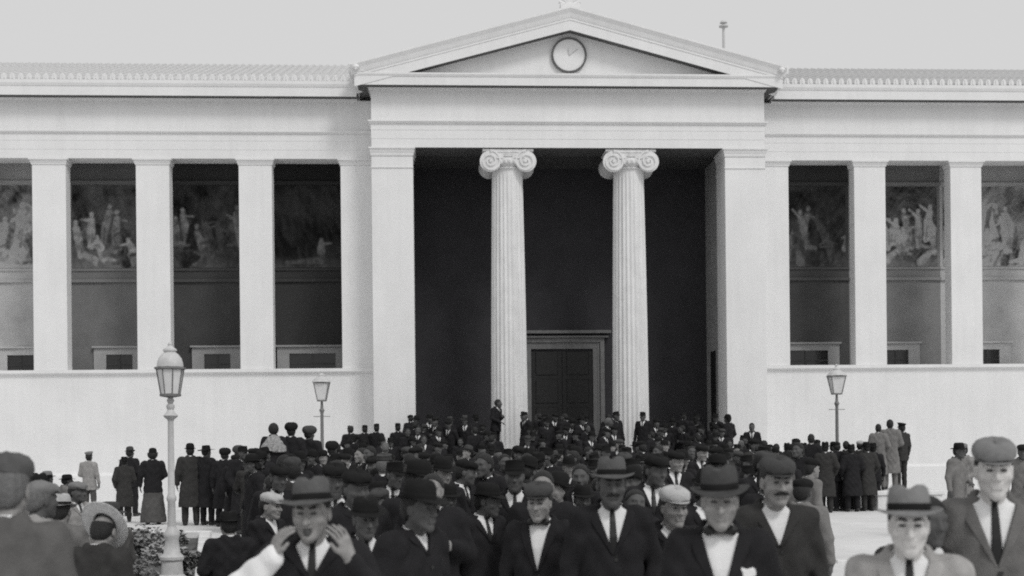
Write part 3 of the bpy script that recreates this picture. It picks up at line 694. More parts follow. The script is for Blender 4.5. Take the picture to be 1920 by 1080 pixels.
    if kind != 'dress':
        Tf = Field((-.24, -.2, .03), (.24, .2, 1.0), vt)
        for s in (-1, 1): Tf.cap((s * .09, .0, .90), (s * .105, -.01, .50), .10, .078, .03); Tf.cap((s * .105, -.01, .50), (s * .11, .02, .10), .076, .066, .02)
        Tf.folds(.004); out['trousers'] = Tf.mesh()
    Sh = Field((-.2, -.24, -.03), (-.02, .12, .14), .018); Sh.cap((-.11, .04, .05), (-.118, -.14, .038), .048, .042, .02); Sh.cap((-.11, .02, .05), (-.11, .02, .12), .05, .05, .02)
    Sh.region(lambda X, Y, Z: -Z + 0 * X + 0 * Y); out['shoe'] = Sh.mesh()
    # face pieces
    if sp.get('face'):
        em = MB()
        for s in (-1, 1):
            pts = []
            n = len(em.v); prof = [(.0005, -.0065), (.006, -.005), (.0085, 0), (.006, .005), (.0005, .0065)]
            k = MB().lathe(prof, 8); em.add([L(*(np.array((p[0] * 1.7, p[1] * .5, p[2] * 1.0)) + np.array((s * .031, -.0826, .009)))) for p in k.v], k.f)
        out['eyes'] = em.mesh(True)
        bm_ = MB()
        for s in (-1, 1): bm_.tube(L(s * .012, -.0925, .030), L(s * .034, -.0915, .036), .0052, .006, 6); bm_.tube(L(s * .034, -.0915, .036), L(s * .054, -.076, .029), .006, .003, 6)
        out['eyebrows'] = bm_.mesh(True)
        mo = MB()
        if sp.get('shout'):
            k = MB().lathe([(.001, -.019), (.010, -.016), (.0185, 0), (.010, .015), (.001, .018)], 12); mo.add([L(p[0], -.0885 + p[1] * .45, p[2] - .072) for p in k.v], k.f)  # dark plug painting the shade inside the open mouth
        else:
            mo.tube(L(-.019, -.0905, -.0612), L(0, -.0960, -.0590), .0018, .0030, 6); mo.tube(L(0, -.0960, -.0590), L(.019, -.0905, -.0612), .0030, .0018, 6)
        out['mouth'] = mo.mesh(True)
    if sp.get('moustache'):
        mm = MB()
        for s in (-1, 1): mm.tube(L(0, -.106, -.043), L(s * .022, -.101, -.047), .008, .0095, 8); mm.tube(L(s * .022, -.101, -.047), L(s * .042, -.084, -.055), .0095, .003, 8)
        out['moustache'] = mm.mesh(True)
    return out

# hats in the head's own frame (origin at head centre); returned as (main mesh, band mesh or None, brim is part of the felt)
def hat_mesh(kind, sp):
    Rm, c = head_frame(sp); tip = rot3(0, sp.get('hat_pitch', 0), sp.get('hat_roll', 0)); n = 28
    def place(mb): mb.v = [tuple(c + Rm @ (tip @ (np.array(p) - (0, 0, .06)) + np.array((0, .012, .06)))) for p in mb.v]; return mb
    rx, ry = .083, .100; main = MB(); band = None; lift = .058 if kind in ('flat', 'flat_light', 'peaked', 'kepi') else .040
    def rings(rows, mod=None):
        v = []; f = []
        for j, (r, z) in enumerate(rows):
            for i in range(n):
                a = 2 * PI * i / n; x, y, zz = r * rx / .088 * math.cos(a), r * ry / .088 * math.sin(a), z
                if mod: x, y, zz = mod(j, a, x, y, zz)
                v.append((x, y, zz))
        for j in range(len(rows) - 1):
            for i in range(n): f.append((j * n + i, j * n + (i + 1) % n, (j + 1) * n + (i + 1) % n, (j + 1) * n + i))
        f.append(tuple((len(rows) - 1) * n + i for i in range(n))); main.add(v, f)
    if kind in ('fedora', 'wide'):
        bw_ = sp.get('brim', .142) if kind == 'fedora' else .185; top = .165 if kind == 'fedora' else .15
        def mod(j, a, x, y, z):
            if j <= 2:
                e = (1.0, 1.0, .45)[j] * (.009 * (1 + math.cos(2 * a)) - .014 * max(0, -math.sin(a))); return x, y, z + (e if kind == 'fedora' else .4 * e)
            if j >= 6:                                                                # crease along the crown and pinches at the front
                q = max(0, 1 - (x / .035) ** 2); z = z - (.022 if j >= 7 else .008) * q; x *= 1 - .22 * max(0, -math.sin(a)) * (1 if j >= 6 else 0)
            return x, y, z
        rings([(bw_ - .004, .046), (bw_, .05), (.112, .052), (.090, .058), (.0885, .09), (.086, .12), (.079, .148), (.062, top - .004), (.034, top), (.004, top)], mod)
        band = MB().lathe([(.0905, .058), (.0908, .061), (.0905, .084), (.089, .087)], n, (0, 0, 0), rx / .088, ry / .088, caps=False)
    elif kind == 'bowler':
        rings([(.118, .056), (.122, .062), (.112, .056), (.090, .056), (.0885, .09), (.085, .125), (.074, .152), (.050, .168), (.02, .173), (.003, .174)], lambda j, a, x, y, z: (x, y, z + (.012 * math.cos(2 * a) * -1 if j <= 1 else 0)))
        band = MB().lathe([(.0905, .057), (.0908, .06), (.0903, .08), (.089, .083)], n, (0, 0, 0), rx / .088, ry / .088, caps=False)
    elif kind in ('flat', 'flat_light'):
        rings([(.085, .050), (.089, .058), (.099, .074), (.103, .088), (.099, .110), (.080, .130), (.045, .142), (.004, .146)], lambda j, a, x, y, z: (x, y * (1.0 + .05 * (math.sin(a) < 0)) - (.012 if j > 1 else 0), z - .020 * max(0, -math.sin(a)) * (j > 1) + .004 * math.sin(5 * a + j)))
        v = []; f = []
        for j, (r0, dz) in enumerate(((.088, .0), (.105, -.004), (.128, -.012), (.126, -.016), (.09, -.01))):
            for i in range(13): a = -PI / 2 + (i - 6) / 6 * 1.05; s = math.cos((i - 6) / 6 * 1.45); v.append(((.088 + (r0 - .088) * s) * math.cos(a) * .93, (.100 + (r0 - .088) * 1.25 * s) * math.sin(a), .056 + dz * s))
        for j in range(4):
            for i in range(12): f.append((j * 13 + i, j * 13 + i + 1, (j + 1) * 13 + i + 1, (j + 1) * 13 + i))
        main.add(v, f)
    elif kind in ('peaked', 'kepi'):
        tr, tz = (.118, .138) if kind == 'peaked' else (.088, .134)
        rings([(.088, .045), (.090, .05), (.089, .078), (tr - .004, tz - .012), (tr, tz - .004), (tr - .008, tz), (.05, tz + .002), (.004, tz + .003)], lambda j, a, x, y, z: (x, y, z + (.012 * -math.sin(a) if j >= 3 else 0)))
        v = []; f = []
        for j, (r0, dz) in enumerate(((.088, .0), (.11, -.014), (.135, -.034), (.133, -.038), (.09, -.01))):
            for i in range(13): a = -PI / 2 + (i - 6) / 6 * 1.05; s = math.cos((i - 6) / 6 * 1.45); v.append(((.088 + (r0 - .088) * s) * math.cos(a) * .93, (.100 + (r0 - .088) * s) * math.sin(a), .052 + dz * s))
        for j in range(4):
            for i in range(12): f.append((j * 13 + i, j * 13 + i + 1, (j + 1) * 13 + i + 1, (j + 1) * 13 + i))
        main.add(v, f)
        band = MB().lathe([(.0905, .048), (.0915, .05), (.091, .072), (.0895, .075)], n, (0, 0, 0), rx / .088, ry / .088, caps=False)
    elif kind == 'soft':
        rings([(.080, .005), (.105, .018), (.128, .05), (.134, .085), (.124, .125), (.092, .155), (.05, .168), (.004, .170)], lambda j, a, x, y, z: (x * (1 + .04 * math.sin(3 * a + j)), y * (1 + .05 * math.sin(2 * a)), z + .008 * math.sin(2 * a + 1)))
    else: return None, None
    return place(main).mesh(True), (place(band).mesh(True) if band else None)
HAT_TOP = {'soft': .04, 'fedora': .055, 'wide': .04, 'bowler': .06, 'flat': .01, 'flat_light': .01, 'peaked': .012, 'kepi': .03, 'bare': 0}
HAT_NAME = {'soft': 'soft_hat', 'fedora': 'felt_hat', 'wide': 'wide_hat', 'bowler': 'bowler_hat', 'flat': 'flat_cap', 'flat_light': 'flat_cap', 'peaked': 'peaked_cap', 'kepi': 'round_cap'}
COAT_NAME = {'jacket': 'jacket', 'tunic': 'tunic', 'overcoat': 'overcoat', 'dress': 'jacket', 'cape': 'overcoat'}

def person(meshes, hats, sp, loc, rz, height, label, group, coat, hat, hatmat, skin='skin', hair='hair_dark', legs=None, band='felt_black', tie='silk_black', lean=0.0, girth=1.0):
    root = empty('person', loc, R(rz)); k = height / (1.712 + HAT_TOP[hat]); kx = .5 + .5 * k if k < 1 else k ** .7
    root.scale = (kx * sp.get('wide', 1.0) * girth, kx * girth, k); root.rotation_euler = (lean, 0, R(rz)); tag(root, label, 'person', group)
    kind = sp.get('kind', 'jacket'); body = obj('body', meshes['body'], M[skin], root)
    cm = M['wool_' + coat]; lm = M['wool_' + (legs or coat)]
    obj('hair', meshes['hair' if hat == 'bare' else 'hair_under_hat'], M[hair], body)
    co = obj(COAT_NAME[kind], meshes['coat'], cm, root)
    if 'lapel' in meshes: obj('lapel', meshes['lapel'], cm, co)
    if 'buttons' in meshes: obj('coat_buttons', meshes['buttons'], M['leather'], co)
    if 'handkerchief' in meshes: obj('handkerchief', meshes['handkerchief'], M['linen'], co)
    if 'shirt' in meshes:
        sh = obj('shirt', meshes['shirt'], M['linen'], root)
        if 'tie' in meshes: obj('tie', meshes['tie'], M[tie], sh)
        if 'shirt_sleeve' in meshes: obj('shirt_sleeve', meshes['shirt_sleeve'], M['linen'], sh)
    if 'skirt' in meshes: obj('skirt', meshes['skirt'], M['wool_grey'], root)
    if 'fur_cape' in meshes: obj('fur_cape', meshes['fur_cape'], M['fur_pale'], root)
    if 'trousers' in meshes: obj('trousers', meshes['trousers'], lm, root)
    for s in (1, -1):
        q = obj('shoe', meshes['shoe'], M['leather'], root); q.scale = (s, 1, 1)
    if 'eyes' in meshes: obj('eyes', meshes['eyes'], M['eye_dark'], body); obj('eyebrows', meshes['eyebrows'], M[hair], body); obj('mouth', meshes['mouth'], M['lip_mouth_shade'], body)
    if 'moustache' in meshes: obj('moustache', meshes['moustache'], M[hair], body)
    if hat != 'bare':
        hm_, hb = hats[hat]; h = obj(HAT_NAME[hat], hm_, M[hatmat], root)
        if hb: obj('hat_band', hb, M[band], h)
    return root

# ------------------------------------------------------------------ street lamps
def lamp_big(loc):
    r = empty('street_lamp', loc); tag(r, 'tall pale cast iron street lamp with domed lantern beside the planted bed', 'street lamp', 'street lamps')
    o = MB().lathe([(.20, 0), (.20, .08), (.16, .12), (.145, .30), (.17, .33), (.17, .37), (.12, .42), (.095, .62), (.115, .66), (.115, .70), (.075, .76), (.065, .80)], 16); o.build('base', 'lamp_paint_pale', r, True)
    p = MB().lathe([(.060, .78), (.054, 1.15), (.070, 1.18), (.070, 1.22), (.050, 1.26), (.041, 2.30), (.050, 2.33), (.09, 2.36), (.105, 2.385), (.06, 2.43), (.045, 2.47), (.06, 2.50), (.06, 2.53), (.035, 2.56), (.055, 2.60), (.03, 2.65)], 16); p.build('pole', 'lamp_paint_pale', r, True)
    l = empty('lantern'); l.parent = r
    z0, z1, r0, r1 = 2.68, 3.05, .135, .195; n = 8
    MB().lathe([(.03, 2.64), (.15, 2.66), (.155, 2.69), (.13, 2.70)], n, ph=PI / n).build('lower_rim', 'lamp_paint_dark', l)
    MB().lathe([(.20, 3.04), (.225, 3.05), (.225, 3.075), (.19, 3.085)], n, ph=PI / n).build('upper_rim', 'lamp_paint_dark', l)
    for i in range(n):
        a = 2 * PI * (i + .5) / n; b = 2 * PI * (i + 1.5) / n
        MB().tube((r0 * math.cos(a), r0 * math.sin(a), z0), (r1 * math.cos(a), r1 * math.sin(a), z1), .009, .009, 6).build('glazing_bar', 'lamp_paint_dark', l)
        q = .97; vv = [(q * r0 * math.cos(a), q * r0 * math.sin(a), z0 + .01), (q * r0 * math.cos(b), q * r0 * math.sin(b), z0 + .01), (q * r1 * math.cos(b), q * r1 * math.sin(b), z1), (q * r1 * math.cos(a), q * r1 * math.sin(a), z1)]
        vi = [(x * .975, y * .975, z) for x, y, z in vv]
        MB().add(vv + vi, [(0, 1, 2, 3), (7, 6, 5, 4), (0, 4, 5, 1), (1, 5, 6, 2), (2, 6, 7, 3), (3, 7, 4, 0)]).build('pane', 'lamp_glass', l)
    MB().lathe([(.19, 3.084), (.185, 3.13), (.165, 3.20), (.12, 3.26), (.085, 3.285), (.085, 3.30), (.10, 3.31), (.095, 3.335), (.055, 3.36), (.03, 3.385), (.035, 3.41), (.01, 3.44)], 16).build('lantern_cap', 'lamp_paint_pale', l, True)
def lamp_small(loc, H, label):
    r = empty('street_lamp', loc); tag(r, label, 'street lamp', 'street lamps'); zb = H - .80
    MB().lathe([(.17, 0), (.17, .1), (.12, .16), (.10, .5), (.12, .53), (.07, .6), (.055, .8), (.07, .84), (.05, .9), (.042, zb - .35), (.05, zb - .30), (.075, zb - .26), (.04, zb - .2), (.03, zb - .02)], 14).build('pole', 'lamp_paint_dark', r, True)
    MB().tube((-.22, 0, zb - .42), (.22, 0, zb - .42), .010, .010, 6).build('ladder_bar', 'lamp_paint_dark', r)
    l = empty('lantern'); l.parent = r; z0, z1, a, b = zb, zb + .46, .11, .195
    MB().box(-a - .01, a + .01, -a - .01, a + .01, z0 - .02, z0 + .015).build('lower_rim', 'lamp_paint_dark', l)
    rim = MB()
    rim.box(-b - .02, b + .02, -b - .02, b + .02, z1 + .0, z1 + .03); rim.build('upper_rim', 'lamp_paint_dark', l)
    cs = [(-1, -1), (1, -1), (1, 1), (-1, 1)]
    for i in range(4):
        x, y = cs[i]; u, w = cs[(i + 1) % 4]
        MB().tube((x * a, y * a, z0), (x * b, y * b, z1), .012, .012, 6).build('glazing_bar', 'lamp_paint_dark', l)
        q = .95; vv = [(x * a * q, y * a * q, z0 + .017), (u * a * q, w * a * q, z0 + .017), (u * b * q, w * b * q, z1 - .003), (x * b * q, y * b * q, z1 - .003)]; vi = [(p * .97, s * .97, z) for p, s, z in vv]
        MB().add(vv + vi, [(0, 1, 2, 3), (7, 6, 5, 4), (0, 4, 5, 1), (1, 5, 6, 2), (2, 6, 7, 3), (3, 7, 4, 0)]).build('pane', 'lamp_glass', l)
    MB().lathe([(.27, z1 + .031), (.20, z1 + .11), (.11, z1 + .17), (.09, z1 + .19), (.10, z1 + .21), (.05, z1 + .25), (.03, z1 + .28), (.045, z1 + .31), (.01, z1 + .345)], 12, ph=PI / 4).build('lantern_cap', 'lamp_paint_pale', l)
lamp_big((-8.06, -21.44, .02))
lamp_small((-7.30, -5.75, .12), 3.79, 'thin iron street lamp with tapered lantern before the left wing')
lamp_small((6.51, -6.08, .12), 3.85, 'thin iron street lamp with tapered lantern before the right wing')

# ------------------------------------------------------------------ planted bed, kerbs, blocks
bx0, bx1, by0, by1 = -15.0, -9.02, -30.0, -14.1
def gz2(y): return ground_z(y)
def bed_edge(y): return bx1 + (by1 - y) * .175
n_ = 14; vv = []; ff = []
for j in range(n_ + 1):
    y = by0 + (by1 - by0) * j / n_
    for x in (bx0, bed_edge(y)): vv.append((x, y, gz2(y) + .03))
for j in range(n_): ff.append((2 * j, 2 * j + 1, 2 * j + 3, 2 * j + 2))
struct(obj('planting_bed', mesh_from(vv, ff), M['soil']))
def kerb(a, b, label, h=.16):
    k = empty('bed_kerb'); tag(k, label, 'kerb')
    a = Vector(a); b = Vector(b); L = (b - a).length; m = max(1, round(L / 1.25)); d = (b - a) / m; ang = math.atan2(d.y, d.x)
    for i in range(m):
        p = a + d * i; mid = p + d / 2
        o = MB().box(-d.length / 2 + .006, d.length / 2 - .006, -.11, .11, -.15, h, .014).build('kerb_stone', 'kerb_stone', k, loc=(mid.x, mid.y, ground_z(mid.y)), rot=(0, 0, ang))
kerb((bx0, by1 + .11), (bx1 + .22, by1 + .11), 'white stone kerb along the far edge of the planted bed')
kerb((bx1 + .11, by1 - .01), (bed_edge(by0) + .11, by0), 'white stone kerb along the right side of the planted bed')
kerb((.8, -20.3), (6.5, -20.15), 'low white stone kerb crossing the empty paving at lower right', .05)
def block(x0, x1, y0, y1, z1, label):
    zb = ground_z(y0); b = empty('stone_block', ((x0 + x1) / 2, (y0 + y1) / 2, zb)); tag(b, label, 'stone block')
    w, d, h = (x1 - x0) / 2, (y1 - y0) / 2, z1 - zb
    MB().box(-w + .05, w - .05, -d + .05, d - .05, -.05, h - .12, .015).build('block_body', 'kerb_stone', b); MB().box(-w, w, -d, d, h - .119, h, .02).build('block_cap', 'kerb_stone', b)
block(-7.75, -5.6, -14.6, -12.9, .5, 'low stone block carrying the raised women left of the thin lamp')
block(6.9, 8.7, -8.0, -6.2, .62, 'stone block carrying the three raised men by the right wing')

leaf_v = [(0, 0, 0), (.5, .45, .1), (0, 1.1, -.05), (-.5, .45, .1)]
def shrub(name, x, y, w, h, nl, pale, label, seed):
    rnd = random.Random(seed); r = empty(name, (x, y, ground_z(y) + .02)); tag(r, label, 'shrub', 'shrubs in the planted bed')
    V = []; F = []; st = MB()
    for k in range(7):
        a = rnd.uniform(0, 2 * PI); q = rnd.uniform(.2, .8); st.tube((0, 0, 0), (w * q * math.cos(a), w * q * math.sin(a), h * rnd.uniform(.5, .95)), .014, .005, 5)
    st.build('stem', 'bark', r)
    clumps = [(rnd.uniform(-.75, .75) * w, rnd.uniform(-.75, .75) * w, rnd.uniform(.25, .85) * h, rnd.uniform(.22, .42) * w) for _ in range(11)]
    for i in range(nl):
        cx, cy, cz, cr = rnd.choice(clumps); d = Vector((rnd.gauss(0, 1), rnd.gauss(0, 1), rnd.gauss(0, .8))); d.normalize(); d *= cr * rnd.uniform(.55, 1.0)
        p = Vector((cx, cy, max(.03, cz + d.z))) + Vector((d.x, d.y, 0)); s = rnd.uniform(.05, .10)
        m = Matrix.Rotation(rnd.uniform(0, 6.28), 3, 'Z') @ Matrix.Rotation(rnd.uniform(-.9, .9), 3, 'X') @ Matrix.Rotation(rnd.uniform(-.6, .6), 3, 'Y'); n0 = len(V)
        V += [p + (m @ Vector(q)) * s for q in leaf_v]; F += [(n0, n0 + 1, n0 + 2), (n0, n0 + 2, n0 + 3)]
    me = mesh_from(V, F); me.materials.append(M['leaf_pale' if pale else 'leaf']); fo = obj('foliage', me, None, r); fo['kind'] = 'stuff'
SHR = [(-11.2, -15.6, .8, .16), (-10.3, -15.3, .7, .15), (-9.45, -15.7, .45, .16), (-10.6, -17.3, .8, .24), (-9.3, -17.3, .6, .24), (-10.1, -19.0, .8, .34), (-8.6, -19.0, .45, .32), (-9.3, -20.8, .7, .42), (-7.95, -20.7, .26, .34), (-11.2, -18.8, .8, .4), (-12.0, -16.8, .8, .26), (-8.6, -22.6, .6, .42)]
words = ['far left corner shrub of the bed by its kerb', 'shrub left of lamp post near the far kerb', 'shrub in far right corner of the bed by its kerb', 'second row shrub left of the lamp post', 'second row shrub right behind the lamp post',
    'third row shrub left of the lamp base', 'third row shrub right of the lamp base', 'shrub immediately left of the lamp base', 'shrub right of the lamp base by the side kerb', 'outer shrub at left of the third row', 'outer shrub at left of the second row', 'nearest shrub in front of the lamp base']
for i, (x, y, w, h) in enumerate(SHR): shrub('leafy_shrub', x, y, w, h, 900, i % 3 == 0, ('pale leafy ' if i % 3 == 0 else 'dark leafy ') + words[i], 50 + i)

# ------------------------------------------------------------------ the crowd
TEMPL = {'jacket_e': dict(kind='jacket', arms=('back', 'back'), ph=.6, yaw=.5, pitch=.12, fw=1.06), 'jacket_f': dict(kind='jacket', arms=('pocket', 'pocket'), ph=2.6, pitch=-.1, tilt=.13, fw=.94, v=1.3), 'overcoat_c': dict(kind='overcoat', arms=('side', 'chest'), ph=1.1, yaw=-.5, v=1.43, lapel=False, fw=.97),
    'jacket': dict(kind='jacket', arms=('side', 'side'), ph=.3), 'jacket_c': dict(kind='jacket', arms=('front', 'chest'), ph=1.3, yaw=.25), 'overcoat': dict(kind='overcoat', arms=('pocket', 'side'), ph=2.1, v=1.37, vw=.045),
    'overcoat_b': dict(kind='overcoat', arms=('front', 'pocket'), ph=3.0, v=1.43, lapel=False, shirt=False, yaw=-.2), 'tunic': dict(kind='tunic', arms=('side', 'front'), ph=.9, v=1.43, lapel=False), 'dress': dict(kind='dress', arms=('front', 'side'), ph=1.9, v=1.38, long_hair=True), 'cape': dict(kind='cape', arms=('front', 'front'), ph=2.6, v=1.43, lapel=False, long_hair=True)}
HK = ('fedora', 'soft', 'wide', 'bowler', 'flat', 'flat_light', 'peaked', 'kepi')
TM = {}; TH = {}
for k, sp in TEMPL.items():
    if k.startswith(('jacket', 'overcoat')): sp['tie'] = 'long'
    TM[k] = make_figure(sp); TH[k] = {h: hat_mesh(h, dict(sp, hat_pitch=-.04)) for h in HK}
